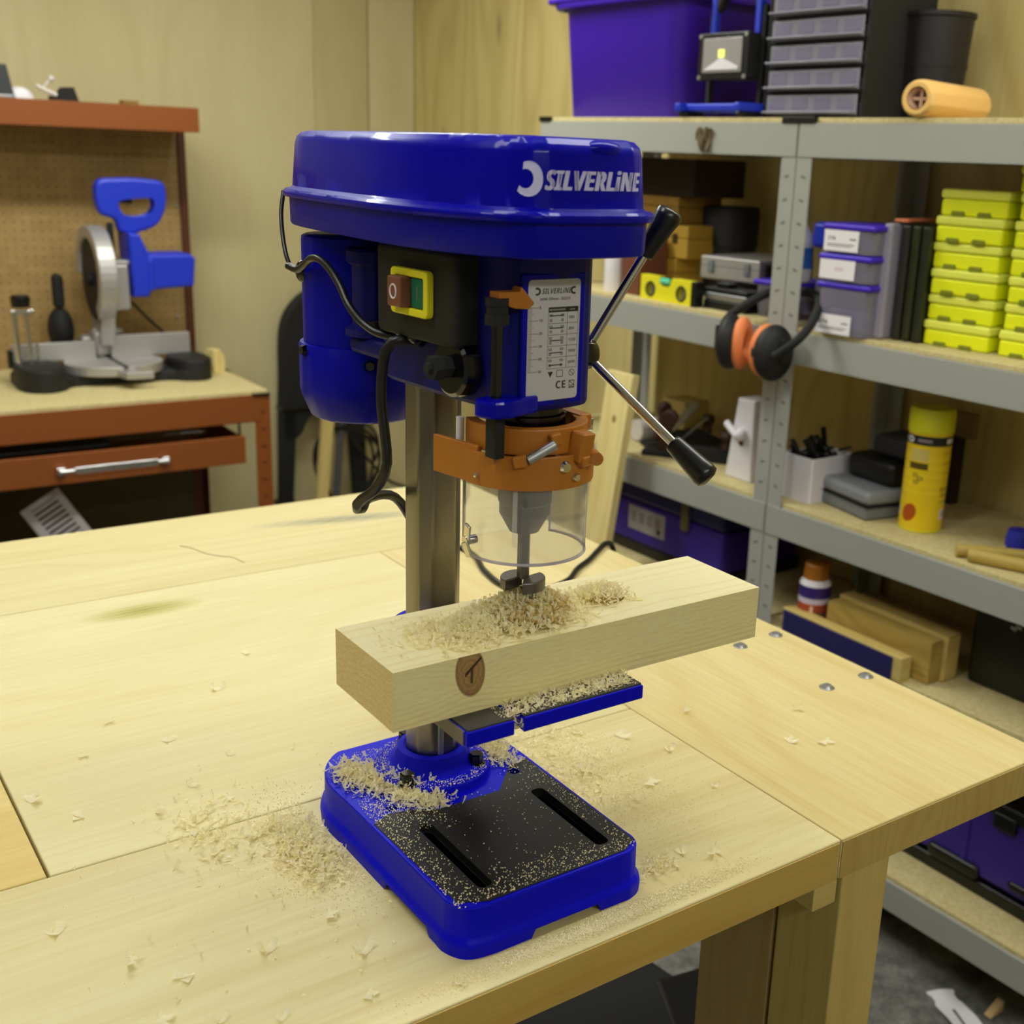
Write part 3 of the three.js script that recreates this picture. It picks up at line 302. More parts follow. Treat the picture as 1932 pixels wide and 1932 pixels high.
// ---------------------------------------------------------------- red bench by the back wall, and what lies on it
const BT = T - .1;
{
  const b = thing('red_workbench', 'rust-red steel workbench with pegboard back and open drawer by the back wall', 'workbench', [0, 0, 0]);
  const zf = -2.4, zb = -3.02, xl = -.75, xr = .783;
  part('bench_top', boxUV(box(xr - xl - .004, .014, zf - zb - .004, (xl + xr) / 2, BT - .007, (zf + zb) / 2, .002)), wm(W.chip, .25, .25, { r: .75 }), b);
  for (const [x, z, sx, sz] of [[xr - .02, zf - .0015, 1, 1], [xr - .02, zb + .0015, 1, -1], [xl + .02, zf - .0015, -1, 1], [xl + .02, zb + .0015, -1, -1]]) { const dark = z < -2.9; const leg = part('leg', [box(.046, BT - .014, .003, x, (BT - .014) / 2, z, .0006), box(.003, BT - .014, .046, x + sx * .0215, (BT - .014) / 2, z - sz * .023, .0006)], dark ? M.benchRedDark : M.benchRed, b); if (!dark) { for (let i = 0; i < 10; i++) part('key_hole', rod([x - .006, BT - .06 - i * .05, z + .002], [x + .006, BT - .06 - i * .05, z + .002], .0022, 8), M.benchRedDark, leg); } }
  part('corner_cap', [box(.052, .007, .05, xr - .024, BT - .0115, zf - .02, .001)], M.black, b);
  part('front_rail', [box(xr - xl - .05, .078, .003, (xl + xr) / 2 - .0, BT - .05, zf, .001), box(xr - xl - .05, .003, .02, (xl + xr) / 2, BT - .089, zf - .01, .0005)], M.benchRed, b);
  part('side_rail', [box(.003, .078, .52, xr - .0, BT - .05, -2.71, .001)], M.benchRed, b);
  part('rear_panel', [box(xr - xl - .08, .42, .006, (xl + xr) / 2, BT - .35, zb + .004, 0)], mat(0x4a4028, .8), b);
  part('lower_shelf', boxUV(box(xr - xl - .05, .014, .5, (xl + xr) / 2, .21, -2.72, .002)), wm(W.chip, .25, .25, { r: .8 }), b);
  const dr = part('drawer', [box(1.36, .078, .003, .02, BT - .163, zf + .022, .001), box(1.36, .003, .012, .02, BT - .1245, zf + .017, .0005), box(.003, .07, .4, .698, BT - .163, zf - .18, .0005), box(1.34, .003, .4, .02, BT - .2, zf - .18, 0)], M.benchRed, b);
  for (const cx of [.335, -.28]) part('handle', [box(.215, .019, .006, cx + .004, BT - .163, zf + .05, .0025), box(.022, .02, .024, cx - .135, BT - .163, zf + .033, .003), box(.022, .02, .024, cx + .135, BT - .163, zf + .033, .003), rod([cx - .14, BT - .163, zf + .047], [cx + .14, BT - .163, zf + .047], .005, 12)], M.chrome, dr, 'chrome bar handle');
  // pegboard and its top shelf
  part('pegboard', boxUV(box(1.49, .71, .006, .005, BT + .355, -3.0, .0005)), wm(W.hard, .5, .5, { r: .7 }), b);
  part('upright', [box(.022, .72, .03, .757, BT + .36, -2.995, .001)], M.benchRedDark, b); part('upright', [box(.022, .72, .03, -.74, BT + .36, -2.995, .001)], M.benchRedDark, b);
  part('top_shelf', [box(1.52, .068, .003, -.022, T + .6315, -2.752, .001), box(1.52, .003, .25, -.022, T + .664, -2.876, .0008), box(.003, .068, .25, .7365, T + .6315, -2.876, .0008), box(1.515, .066, .002, -.022, T + .6315, -2.998, 0)], M.benchRed, b);
  for (const [x, y] of [[.735, .38], [.72, .035]]) part('rivet', [sph(.005, x, BT + .1 + y - .0, -2.994, 1, 1, .4, 10)], M.zinc, b);
}
{ // drawer contents
  solo('drill_case', box(.3, .012, .26, .2, BT - .124, -2.56, .003), M.black, 'black flat case lying in the open red drawer', 'case');
  solo('pliers', [rod([.5, BT - .117, -2.47], [.6, BT - .114, -2.45], .004, 10), rod([.5, BT - .114, -2.455], [.6, BT - .117, -2.47], .004, 10), sph(.011, .6, BT - .117, -2.46, 1.4, .5, .9)], M.zinc, 'metal pliers lying in the open red drawer', 'pliers').position.y += .0;
  solo('side_tray', box(.22, .05, .25, -.05, BT - .174, -2.56, .006), M.blackMat, 'black tray inside the open red drawer', 'tray');
  // things on the pegboard shelf
  const y = T + .6655;
  const k = thing('spring_clamp', 'grey spring clamp standing at the left end of the red top shelf', 'clamp', [.17, y, -2.8]);
  part('body', fin([[-.1, 0], [.085, 0], [.07, .085], [.045, .085], [.03, .03], [-.1, .022]], -.02, .02, .003), mat(0x34363c, .5), k); part('spring', [rod([.0, .03, .022], [.025, .065, .022], .013, 14)], M.chrome, k); part('pad', box(.18, .008, .05, -.01, .004, 0, .002), M.zinc, k);
  const tip = thing('cloth_tip', 'white rag end hanging out behind the grey clamp on the red top shelf', 'rag', [.275, y, -2.83]); part('cloth', [sph(.03, 0, .0, 0, 1.3, 1.05, .7, 16).translate(0, .0, 0)].map(g => { const p = g.attributes.position; for (let i = 0; i < p.count; i++) if (p.getY(i) < 0) p.setY(i, 0); g.computeVertexNormals(); return g; }), M.white, tip);
  const q = thing('lever_clamp', 'black toggle clamp with white lever on the red top shelf', 'clamp', [.385, y, -2.82]);
  part('body', fin([[-.035, 0], [.04, 0], [.028, .038], [-.004, .036], [-.02, .012], [-.035, .012]], -.016, .016, .003), M.blackMat, q); part('lever', [rod([-.02, .014, .018], [-.07, .036, .018], .0055, 12), rod([-.05, .032, .0], [-.03, .054, 0], .003, 10), sph(.0085, -.026, .057, 0)], M.offwhite, q, 'white lever');
  solo('wood_offcut', boxUV(box(.045, .012, .03, .565, y + .006, -2.83, .002, [0, .2, 0])), mat(0x8a6a30, .7), 'small brown wood offcut near the right end of the red top shelf', 'offcut');
}
{ // mitre saw
  const u = .00147, sx = a => (a - 210) * u, sy = b => (721 - b) * u;
  const s = thing('mitre_saw', 'blue and silver compound mitre saw on the rust-red workbench', 'saw', [.442, BT, -2.71]);
  const base = part('base', [slab(smooth([[-.268, -.02], [-.26, .1], [-.21, .135], [-.16, .11], [-.135, .07], [.0, .062], [.14, .07], [.175, .1], [.225, .11], [.256, .08], [.262, -.02], [.25, -.1], [-.25, -.1]], 80), 0, .03, .004), slab(smooth([[-.268, -.02], [-.26, .1], [-.21, .135], [-.165, .11], [-.15, .03], [-.17, -.06], [-.24, -.07]], 60), .02, .062, .006), slab(smooth([[.262, -.02], [.256, .08], [.225, .11], [.178, .1], [.155, .03], [.17, -.06], [.24, -.07]], 60), .02, .062, .006)], M.rubber, s, 'black cast base');
  part('turntable', [slab(circle(.118, 0, 0, 40, 1.15), .03, .058, .003), slab([[-.03, .08], [.03, .08], [.026, .17], [-.012, .17]], .03, .05, .003)], M.silverCast, s);
  part('table_insert', [box(.012, .003, .22, 0, .0585, .02, 0)], M.black, s);
  part('index_plate', [box(.06, .02, .014, .034, .038, .16, .003)], M.alu, s);
  part('fence', [box(.225, .052, .016, -.148, .083, -.055, .002), box(.23, .064, .016, .122, .09, -.055, .002)], M.silverCast, s); part('fence_end', [box(.012, .05, .03, -.266, .07, -.05, .003)], M.black, s);
  part('pivot', [box(.06, .075, .07, -.004, .095, -.1, .012), box(.034, .07, .05, -.05, .085, -.1, .012), rod([-.03, .12, -.1], [.042, .125, -.1], .019, 20), sph(.012, .046, .125, -.1)], M.silverCast, s);
  // blade housing tilted back
  const R = .14, gx = .034;
  const gu = []; for (let i = 0; i <= 30; i++) { const a = -.95 + i / 30 * 4.1; gu.push([R * Math.cos(a), R * Math.sin(a)]); } for (let i = 30; i >= 0; i--) { const a = -.95 + i / 30 * 4.1; gu.push([(R - .035) * Math.cos(a), (R - .035) * Math.sin(a)]); }
  const yz = (g, x, y, z) => g.rotateY(-PI / 2).translate(x, y, z);   // outline (z, y) extruded along x
  const hs = part('blade_guard', [yz(fin(gu, -.024, .024, .004), gx - .05, .295, -.06), yz(fin(circle(R - .03, 0, 0, 36), -.023, -.017, .001), gx - .045, .295, -.06), yz(fin([[-.04, -.2], [.02, -.2], [.05, -.09], [-.09, -.09]], -.02, .02, .004), gx - .035, .295, -.06)], M.silverCast, s, 'silver blade guard');
  part('blade', [yz(fin(circle(.118, 0, 0, 48), -.0012, .0012, 0), gx - .062, .288, -.05)], M.rubber, s, 'dark saw blade'); part('blade_hub', [rod([gx - .078, .285, -.058], [gx - .04, .285, -.058], .018, 20)], M.blackMat, s);
  part('arm', [box(.05, .13, .1, .035, .265, -.05, .008), box(.05, .012, .09, .038, .334, -.045, .004)], M.silverCast, s);
  part('lock_lever', [box(.016, .12, .02, .02, .385, -.02, .004), box(.02, .05, .024, -.014, .35, .0, .004)], M.blackMat, s);
  part('motor', [fin([[.058, .42], [.09, .415], [.115, .358], [.23, .358], [.246, .345], [.238, .265], [.115, .258], [.108, .238], [.066, .238]], -.1, .02, .008), box(.018, .09, .13, .115, .3, -.04, .006)], M.bluePlastic, s, 'blue motor housing');
  const D = smooth([[-.004, .556], [.05, .566], [.12, .566], [.176, .556], [.184, .53], [.178, .48], [.155, .44], [.11, .42], [.075, .412], [.048, .42], [.036, .452], [-.002, .47]], 90), hole = smooth([[.04, .506], [.09, .52], [.15, .518], [.156, .49], [.135, .46], [.085, .452], [.05, .464]], 40);
  part('handle', [fin(D, -.06, -.018, .009, [hole])], M.bluePlastic, s, 'blue loop handle'); part('trigger', [box(.06, .014, .02, .06, .505, -.039, .004, [0, 0, -.1])], M.black, s);
  part('dust_bag', [sph(.04, -.1, .13, -.17, .9, 1.6, 1.2), box(.03, .1, .04, -.1, .24, -.17, .012)], M.blackMat, s, 'black dust bag');
  const c = solo('saw_cord', tube([[.5, BT + .24, -2.79], [.54, BT + .2, -2.82], [.62, BT + .12, -2.86], [.7, BT + .05, -2.87], [.76, BT + .012, -2.83], [.775, BT + .006, -2.76], [.79, BT - .02, -2.7], [.8, BT - .2, -2.7]], .0042, 60, 8), M.cable, 'thin black power cord running from the blue mitre saw over the red bench', 'cord');
  const k = thing('hold_down_clamp', 'chrome hold-down clamp with black knob left of the mitre saw', 'clamp', [.21, BT, -2.72]);
  part('post', [rod([-.016, 0, 0], [-.022, .205, 0], .008, 16), rod([.014, 0, 0], [.01, .2, 0], .006, 16), rod([.036, 0, -.0], [.03, .12, 0], .004, 12), box(.062, .014, .022, .0, .205, 0, .003), box(.07, .01, .04, .005, .005, 0, .003)], M.chrome, k); part('knob', [cyl(.026, .024, .026, -.002, .232, 0, 'y', 16), cyl(.02, .026, .006, -.002, .248, 0, 'y', 16)], M.black, k);

}
{
  solo('timber_offcut', boxUV(fin([[-.02, 0], [.02, 0], [.02, .05], [.004, .072], [-.02, .072]], -.02, .02, .002).rotateY(.3), 1).translate(.772 - .03, BT, -2.72), wm(W.pine, 1, .4, { color: 0xfff6dc }), 'small pale timber offcut standing at the right end of the red bench', 'offcut');
  const L = .42, w = .095, v = thing('vent_grille', 'white slotted plastic grille leaning under the red bench', 'grille', [.286, .38, -2.535], 0); v.rotation.set(1.15, .0, 0, 'ZXY'); v.rotation.z = .52;
  part('frame', [box(.02, .012, L, -w / 2, 0, 0, .002), box(.02, .012, L, w / 2, 0, 0, .002), box(w, .012, .016, 0, 0, -L / 2 + .008, .002), box(w, .012, .016, 0, 0, L / 2 - .008, .002)], M.white, v); part('side_rim', [box(.006, .03, L, -w / 2 - .012, -.012, 0, .001)], M.offwhite, v);
  const bar = box(w - .018, .005, .0085, 0, .001, 0, 0); for (let i = 0; i < 25; i++) { const q = new THREE.Mesh(bar, M.white); q.name = 'slat'; q.position.z = -L / 2 + .024 + i * .0155; v.add(q); }
  solo('tool_case', box(.36, .2, .3, -.12, .217 + .1, -2.68, .012), M.blackMat, 'black tool case on the lower shelf of the red bench', 'case');
}
{ // black trestle and what leans by it
  const t = thing('folding_trestle', 'black folding trestle leaning against the back wall beside the red bench', 'trestle', [1.2, 0, -3.045]); t.rotation.x = -.02; t.scale.y = 1.05;
  part('body', [fin(smooth([[-.115, .5], [-.12, .72], [-.105, .9], [-.06, .965], [.0, 1.0], [.13, 1.0], [.18, .94], [.205, .72], [.2, .55], [.1, .6], [-.02, .58], [-.06, .52]], 80), -.03, .02, .008)], M.blackMat, t); part('collar', [box(.11, .018, .06, -.075, .613, 0, .006)], M.black, t);
  for (const [a, b, w] of [[-.1, -.135, .034], [.155, .182, .036]]) { const lg = part('leg', [fin([[a - w / 2 - .012, .6], [a + w / 2 + .012, .6], [b + w / 2, .0], [b - w / 2, .0]], -.02, .02, .004)], M.blackMat, t); part('foot_sleeve', [fin([[b + .012 - .03, .3], [b + .012 + .03, .3], [b + .024, .0], [b - .024, .0]], -.026, .026, .005)], M.black, lg); }
  const bt = solo('pale_batten', boxUV(box(.043, 1, .022, 0, .5, 0, .002), 1), wm(W.pine, 1, .4, { color: 0xe8dcb8 }), 'pale wooden batten leaning beside the black trestle', 'batten'); bt.position.set(1.13, 0, -2.93); bt.rotation.set(-.06, 0, -.13);
  const gp = solo('grey_pole', rod([0, 0, 0], [.1, .84, -.05], .012, 16), mat(0x4c4a52, .5), 'thin grey pole leaning between the pale batten and the black trestle', 'pole'); gp.position.set(1.2, 0, -2.95);
  const loop = []; const R = rng(7); for (let i = 0; i < 90; i++) { const a = i / 90 * 2 * PI * 3.3, rr = 1 + .12 * Math.sin(i * .7); loop.push([.11 * rr * Math.cos(a) + .015 * Math.sin(i * .31), .34 + .16 * rr * Math.sin(a) - .01 * (i / 30), .004 * Math.sin(i)]); }
  loop.push([.16, .26, .01], [.2, .24, .02], [.3, .2, .03]); const cb = solo('cable_coil', tube(loop, .0055, 420, 7), M.cable, 'loose coil of black cable hanging on the black trestle', 'cable'); cb.position.set(1.285, .1, -2.975);
}
// ---------------------------------------------------------------- grey steel shelving along the right wall
const SH = .0353, SX = 1.25041, SZ = -.84526;
const sp = (u, y, v) => [SX + u * Math.cos(SH) + v * Math.sin(SH), y + T, SZ - u * Math.sin(SH) + v * Math.cos(SH)];
const TIER = [.664, .271, -.090, -.360, -.766], DEP = .36;
const chipM = wm(W.chip, .3, .3, { r: .75 });
function shelving(name, label, v0, v1) {
  const g = thing(name, label, 'shelving', sp(0, -T, 0), SH, null); const Lm = v1 - v0, vm = (v0 + v1) / 2;
  for (const [v, s] of [[v0, 1], [v1, -1]]) for (const [u, q] of [[0, 1], [DEP, -1]]) {
    const H0 = T + .657; const post = part('post', [box(.0022, H0, .038, u, H0 / 2, v + s * .019, .0006), box(.036, H0, .0022, u + q * .018, H0 / 2, v + s * .0011, .0006)], M.grey, g);
    if (u === 0) { for (let i = 0; i < 36; i++) { const y = .06 + i * .0438; if (y > H0 - .05) break; part('key_hole', box(.001, .0042, .0105, -.0012, y, v + s * .02, 0, [s * .3, 0, 0]), M.greyHole, post); } }
    part('post_cap', [box(.042, .012, .043, u + q * .015, T + .659, v + s * .019, .001)], M.black, g);
  }
  for (const y of TIER) {
    for (const u of [-.002, DEP]) part('beam', [box(.0022, .062, Lm - .004, u, T + y - .041, vm, .0006), box(.016, .0022, Lm - .08, u + (u < .1 ? .009 : -.009), T + y - .0105, vm, .0005)], M.grey, g);
    for (const v of [v0 + .004, v1 - .004]) part('side_beam', [box(DEP - .01, .05, .002, DEP / 2, T + y - .04, v, .0005)], M.grey, g);
    part('shelf_board', boxUV(box(DEP - .006, .0092, Lm - .012, DEP / 2 + .0, T + y - .0046, vm, .001), 2), chipM, g);
  }
  return g;
}
shelving('steel_shelving', 'grey steel shelving unit nearer the back wall, under the purple tub', -.842, -.0012);
shelving('steel_shelving', 'grey steel shelving unit holding the neon yellow cases', .0012, .842);
solo('steel_twist', tube(Array.from({ length: 26 }, (_, i) => [-.006 - .003 * Math.sin(i * 1.3), T + .62 + .022 * Math.sin(i * .55), .0 + i * .0016]), .0045, 90, 6), mat(0x6a5c40, .7), 'brown knotted twine hooked on the top shelf beam', 'twine').position.set(...sp(0, -T, -.275));
// --- top tier
{
  const y = TIER[0];
  { const b = thing('purple_tub', 'large purple plastic storage tub on the top shelf', 'tub', sp(.19, y, -.6), SH);
    const rows = [[-.0, 0], [.016, .2], [.018, .245]]; const outl = rrect(.29, .39, .03); part('body', [skin(outl, [[-.003, 0], [0, .004], [.02, .235], [.03, .252]], false, true), skin(outl.map(p => p).reverse().reverse(), [[.027, .252], [.017, .234], [-.004, .008]], false)], M.purple, b); part('rim', [skin(outl, [[.03, .24], [.047, .24], [.05, .245], [.049, .258], [.045, .262], [.028, .262]], false)], M.purple, b); part('rim_flange', [slab(outl.map(p => [p[0] * 1.37, p[1] * 1.25]), .252, .262, .003, [outl.map(p => [p[0] * 1.2, p[1] * 1.15])])], M.purple, b); }
  { const b = thing('work_light', 'blue-framed floodlight standing between the purple tub and the drawer cabinet', 'work light', sp(.05, y, -.255), SH);
    part('stand', [box(.12, .018, .018, 0, .02, -.088, .005, [0, 0, 0]), box(.02, .016, .19, -.03, .02, 0, .005), box(.02, .016, .19, .05, .02, 0, .005), box(.12, .018, .018, 0, .02, .088, .005)], M.bluePlastic, b); part('stand_foot', [box(.05, .012, .025, -.02, .006, -.085, .003), box(.05, .012, .025, -.02, .006, .085, .003)], M.black, b);
    for (const k of [-1, 1]) { part('yoke', box(.014, .2, .012, .02, .118, k * .075, .003), M.blackMat, b); part('yoke_arm', box(.016, .075, .014, .015, .2, k * .064, .003), M.bluePlastic, b); }
    part('lamp_head', [box(.05, .09, .14, .012, .12, 0, .006)], M.blackMat, b); part('bezel', [box(.008, .092, .146, -.017, .12, 0, .003)], M.black, b);
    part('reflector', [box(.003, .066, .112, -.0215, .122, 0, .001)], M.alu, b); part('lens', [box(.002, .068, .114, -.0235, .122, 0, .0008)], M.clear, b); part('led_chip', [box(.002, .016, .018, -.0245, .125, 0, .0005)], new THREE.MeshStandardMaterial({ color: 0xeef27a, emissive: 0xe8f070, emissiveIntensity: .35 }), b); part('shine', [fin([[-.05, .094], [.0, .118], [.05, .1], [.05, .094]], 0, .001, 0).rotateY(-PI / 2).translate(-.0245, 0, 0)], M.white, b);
    for (const [a, c] of [[-.066, .08], [.066, .08], [-.066, .16], [.066, .16]]) part('bezel_screw', [cyl(.0045, .0045, .004, -.021, c, a, 'x', 10)], M.zinc, b);
    part('carry_handle', [tube([[.02, .215, -.062], [.02, .238, -.045], [.02, .245, 0], [.02, .238, .045], [.02, .215, .062]], .011, 24, 10)], M.rubber, b); }
  { const b = thing('drawer_cabinet', 'black small-parts cabinet with clear drawers on the top shelf', 'cabinet', sp(.155, y, -.032), SH);
    const Wd = .25, Hh = .33, Dp = .19; part('case', [box(Dp, Hh, .008, 0, Hh / 2, -Wd / 2, .002), box(Dp, Hh, .008, 0, Hh / 2, Wd / 2, .002), box(.006, Hh, Wd, Dp / 2, Hh / 2, 0, .001), box(Dp, .008, Wd, 0, Hh - .004, 0, .002)], M.blackMat, b);
    for (let i = 0; i < 7; i++) { const yy = .002 + i * .046; part('divider', [box(Dp - .004, .006, Wd - .01, -.002, yy + .002, 0, .001)], M.blackMat, b); const d = part('drawer', [box(.003, .037, Wd - .018, -Dp / 2 - .001, yy + .024, 0, .001), box(.02, .004, Wd - .02, -Dp / 2 - .008, yy + .010, 0, .001), box(.15, .002, Wd - .02, -.01, yy + .0065, 0, 0)], M.smoke, b, 'clear plastic drawer'); for (let k = 0; k < 4; k++) part('highlight_plate', box(.002, .022, .04, -Dp / 2 - .003, yy + .027, -.085 + k * .058, .001), M.clearBox, d); for (let k = 0; k < 4; k++) part('content', [box(.06, .02, .05, -Dp / 2 + .05, yy + .018, -.09 + k * .06, .004)], k % 2 ? M.zinc : M.greyCase, d); } }  // thin lighter plates added as highlights on each drawer front
  { const b = thing('black_bucket', 'black plastic bucket on the top shelf behind the yellow roll', 'bucket', sp(.235, y, .108), SH); part('body', [lathe([[0, .0], [.058, 0], [.061, .003], [.071, .188], [.075, .19], [.075, .198], [.069, .198], [.058, .012], [0, .01]], 0, 0, 0, 'y', 48)], mat(0x17161a, .5), b); part('band', lathe([[.0638, .06], [.0652, .058], [.0656, .066]], 0, 0, 0, 'y', 48), mat(0x17161a, .5), b); part('band', lathe([[.066, .1], [.0674, .1], [.0678, .108]], 0, 0, 0, 'y', 48), mat(0x17161a, .5), b); }
  { const b = thing('roller_sleeve', 'yellow fluffy paint roller sleeve lying in front of the black bucket', 'paint roller', sp(.115, y + .0315, .245), SH + .22); b.rotation.order = 'YXZ'; const L = .26; const n = noise2(8); const sl = lathe([[.019, -L / 2], [.026, -L / 2], [.0305, -L / 2 + .008], [.0315, -L / 2 + .02], [.0315, L / 2 - .01], [.028, L / 2], [.019, L / 2], [.019, -L / 2]], 0, 0, 0, 'x', 40); part('pile', sl, new THREE.MeshPhysicalMaterial({ color: 0xf6c878, roughness: .95, sheen: .6, sheenRoughness: .8, sheenColor: new THREE.Color(0xffd89a), bumpMap: tiled(fine, .5, .5), bumpScale: .001 }), b); part('core', [lathe([[.0185, -L / 2 + .004], [.0185, L / 2 - .004], [.0165, L / 2 - .004], [.0165, -L / 2 + .004]], 0, 0, 0, 'x', 30), box(.004, .03, .005, -L / 2 + .02, 0, 0, .001), box(.004, .005, .03, -L / 2 + .02, 0, 0, .001)], mat(0xe8c8b0, .6), b); }
}
// --- second tier
{
  const y = TIER[1], at = (u, v, h = 0) => sp(u, y + h, v);
  { const b = thing('spirit_level', 'yellow box spirit level lying on edge at the front of the shelf', 'level', at(.032, -.3765), SH - .03); const L = .182, h = .054;
    const hv = circle(.0155, -.055, .024, 22), hv2 = circle(.0155, .052, .024, 22), notch = [[-.026, h], [.018, h], [.013, h - .016], [.004, h - .02], [-.012, h - .02], [-.021, h - .016]];
    const prof = [[-L / 2, 0], [L / 2 - .006, 0], [L / 2 - .006, h], [.018, h], [.013, h - .016], [.004, h - .02], [-.012, h - .02], [-.021, h - .016], [-.026, h], [-L / 2, h]];
    part('body', [fin(prof, -.011, .011, .001, [hv, hv2]).rotateY(-PI / 2)], M.yellow, b); part('end_cap', [box(.026, h + .001, .016, 0, h / 2, L / 2 + .002, .003)], M.black, b);
    for (const a of [-.055, .052]) { const r = part('vial_ring', [new THREE.TorusGeometry(.0155, .0025, 8, 24).rotateY(PI / 2).translate(-.0105, .024, a)], M.blackMat, b); part('vial', [box(.01, .028, .009, 0, .024, a, .003)], a > 0 ? M.zinc : M.greyCase, b); }
    part('vial_cradle', [fin(notch.map(p => [p[0] * .98 - .0001, p[1] - .001]), -.009, .009, 0).rotateY(-PI / 2)], M.black, b); part('vial', [rod([-.006, h - .009, -.02], [-.006, h - .009, .012], .008, 14)], phys(0x5fd0a8, .2, { emissive: 0x000000 }), b, 'green bubble vial'); }
  { const b = thing('flat_black_case', 'black and silver flat case under the aluminium case', 'case', at(.175, -.21), SH); part('body', [box(.27, .02, .13, 0, .01, 0, .004), box(.27, .01, .13, 0, .041, 0, .003)], M.black, b); part('trim', [box(.268, .015, .128, 0, .028, 0, .003)], M.zinc, b); part('stand_off', [box(.03, .01, .04, -.1, .0, -.03, .003).translate(0, .051, 0)], M.black, b); }
  { const b = thing('aluminium_case', 'silver aluminium case with two catches on the black flat case', 'case', at(.2, -.275, .056), SH + .12); part('body', [box(.2, .05, .165, 0, .025, 0, .004)], M.alu, b); part('lid_seam', [box(.202, .0025, .167, 0, .03, 0, .001)], M.greyCase, b); for (const v of [-.05, .05]) part('catch', [box(.006, .026, .014, -.102, .029, v, .002)], M.greyCase, b); part('side_handle', [box(.022, .034, .006, -.07, .024, .085, .004)], M.black, b); }
  const wb = (label, u, v, h, w, ht, d, mm, ry, clasp) => { const b = thing('wooden_box', label, 'box', at(u, v, h), SH + ry); part('body', [box(d, ht * .6, w, 0, ht * .3, 0, .003)], mm, b); part('lid', [box(d, ht * .38, w, 0, ht * .8, 0, .003)], mm, b); if (clasp) part('clasp', [box(.004, .022, .016, -d / 2 - .001, ht * .6, w * clasp, .001)], mat(0x4a3a18, .5, .4), b); return b; };
  wb('ochre wooden box behind the yellow spirit level, lowest of its stack', .205, -.55, 0, .16, .085, .15, M.ochre, 0, .22); wb('ochre wooden box with a clasp, second from the bottom of the stack behind the level', .21, -.525, .0855, .17, .076, .15, M.ochre, 0, .25); wb('dim ochre wooden box third up the stack behind the level', .22, -.575, .162, .16, .062, .14, mat(0xa07a30, .7), 0, 0);
  solo('cardboard_box', box(.16, .085, .22, 0, .0425, 0, .003), M.darkBox, 'dark brown cardboard box on top of the ochre wooden boxes', 'box').position.set(...at(.23, -.55, .2245));
  { const b = thing('black_canister', 'round black canister behind the aluminium case', 'canister', at(.28, -.45), SH); part('body', [lathe([[0, 0], [.062, 0], [.064, .004], [.064, .115], [0, .115]], 0, 0, 0, 'y', 40)], mat(0x1c1a1c, .6), b); part('lid', [lathe([[.064, .115], [.067, .116], [.067, .2], [.063, .206], [0, .207]], 0, 0, 0, 'y', 40)], mat(0x151314, .6), b); }
  solo('brown_carton', box(.08, .13, .07, 0, .065, 0, .003), M.brownBox, 'reddish brown carton left of the yellow spirit level', 'box').position.set(...at(.085, -.53));
  { const b = thing('paper_roll', 'white paper roll standing at the left end of the shelf', 'paper roll', at(.06, -.605), SH); part('paper', [lathe([[.012, 0], [.026, 0], [.0265, .002], [.0265, .115], [.026, .117], [.012, .117], [.012, 0]], 0, 0, 0, 'y', 32)], M.white, b); part('core', [lathe([[.0118, .001], [.0118, .116], [.0105, .116], [.0105, .001]], 0, 0, 0, 'y', 24)], M.brownBox, b); }
  const tubBox = (label, u, v, h, w, ht, d, card, cy, chh, words, group) => { const b = thing('clear_tub', label, 'storage box', at(u, v, h), SH + .06); part('body', [skin(rrect(d - .012, w - .012, .008), [[0, 0], [.004, .002], [.006, ht - .012], [.005, ht - .012], [.003, .003], [-.002, .002]], false, true)], M.clearBox, b); part('lid', [box(d + .004, .011, w + .006, 0, ht - .006, 0, .004)], M.purpleLid, b, 'purple lid'); part('content', [box(d * .75, ht * .45, w * .8, .004, ht * .25 + .003, 0, .008)], mat(0x77788c, .5, .3), b);
    const tx = canvasTex(256, 128, (c, W2, H2) => { c.fillStyle = '#eeeaf0'; c.fillRect(0, 0, W2, H2); c.fillStyle = '#333'; if (words) { c.font = 'bold 30px sans-serif'; c.fillText(words, 26, 62, 150); c.fillRect(190, 48, 46, 8); c.fillRect(26, 84, 200, 5); c.fillRect(26, 96, 180, 4); } else { c.fillStyle = '#e2c8dc'; c.fillRect(110, 50, 60, 24); } });
    const g = new THREE.PlaneGeometry(w * .7, chh); g.rotateY(-PI / 2).translate(-d / 2 - .0008, cy, -w * .13); part('paper_label', g, new THREE.MeshStandardMaterial({ map: tx, roughness: .7, side: THREE.DoubleSide }), b, 'white paper label'); return b; };
  tubBox('clear tub with purple lid and low white label, bottom of its stack of three', .065, .148, 0, .118, .098, .15, 0, .02, .036, '2716', 0); tubBox('clear tub with purple lid and blank white label, middle of its stack of three', .06, .15, .0985, .115, .052, .15, 0, .024, .036, '', 0); tubBox('clear tub with purple lid and printed white label, top of its stack of three', .06, .153, .151, .112, .055, .15, 0, .024, .038, 'CTN', 0);
  { const b = thing('blister_packs', 'dark packets in clear plastic sleeves standing between the tubs and the neon cases', 'packets', at(.11, .238), SH + .1); part('front_sleeve', [box(.14, .212, .02, -.012, .106, -.032, .006)], phys(0xb8b2c4, .2, { transmission: .35, thickness: 0 }), b); for (let i = 0; i < 3; i++) part('packet', [box(.13, .21, .018, .004, .106, -.008 + i * .021, .006)], mat([0x2a2a26, 0x2b3018, 0x23281a][i], .3), b); part('header', [box(.1, .006, .03, -.01, .217, -.02, .002)], mat(0xd87a50, .6), b); }
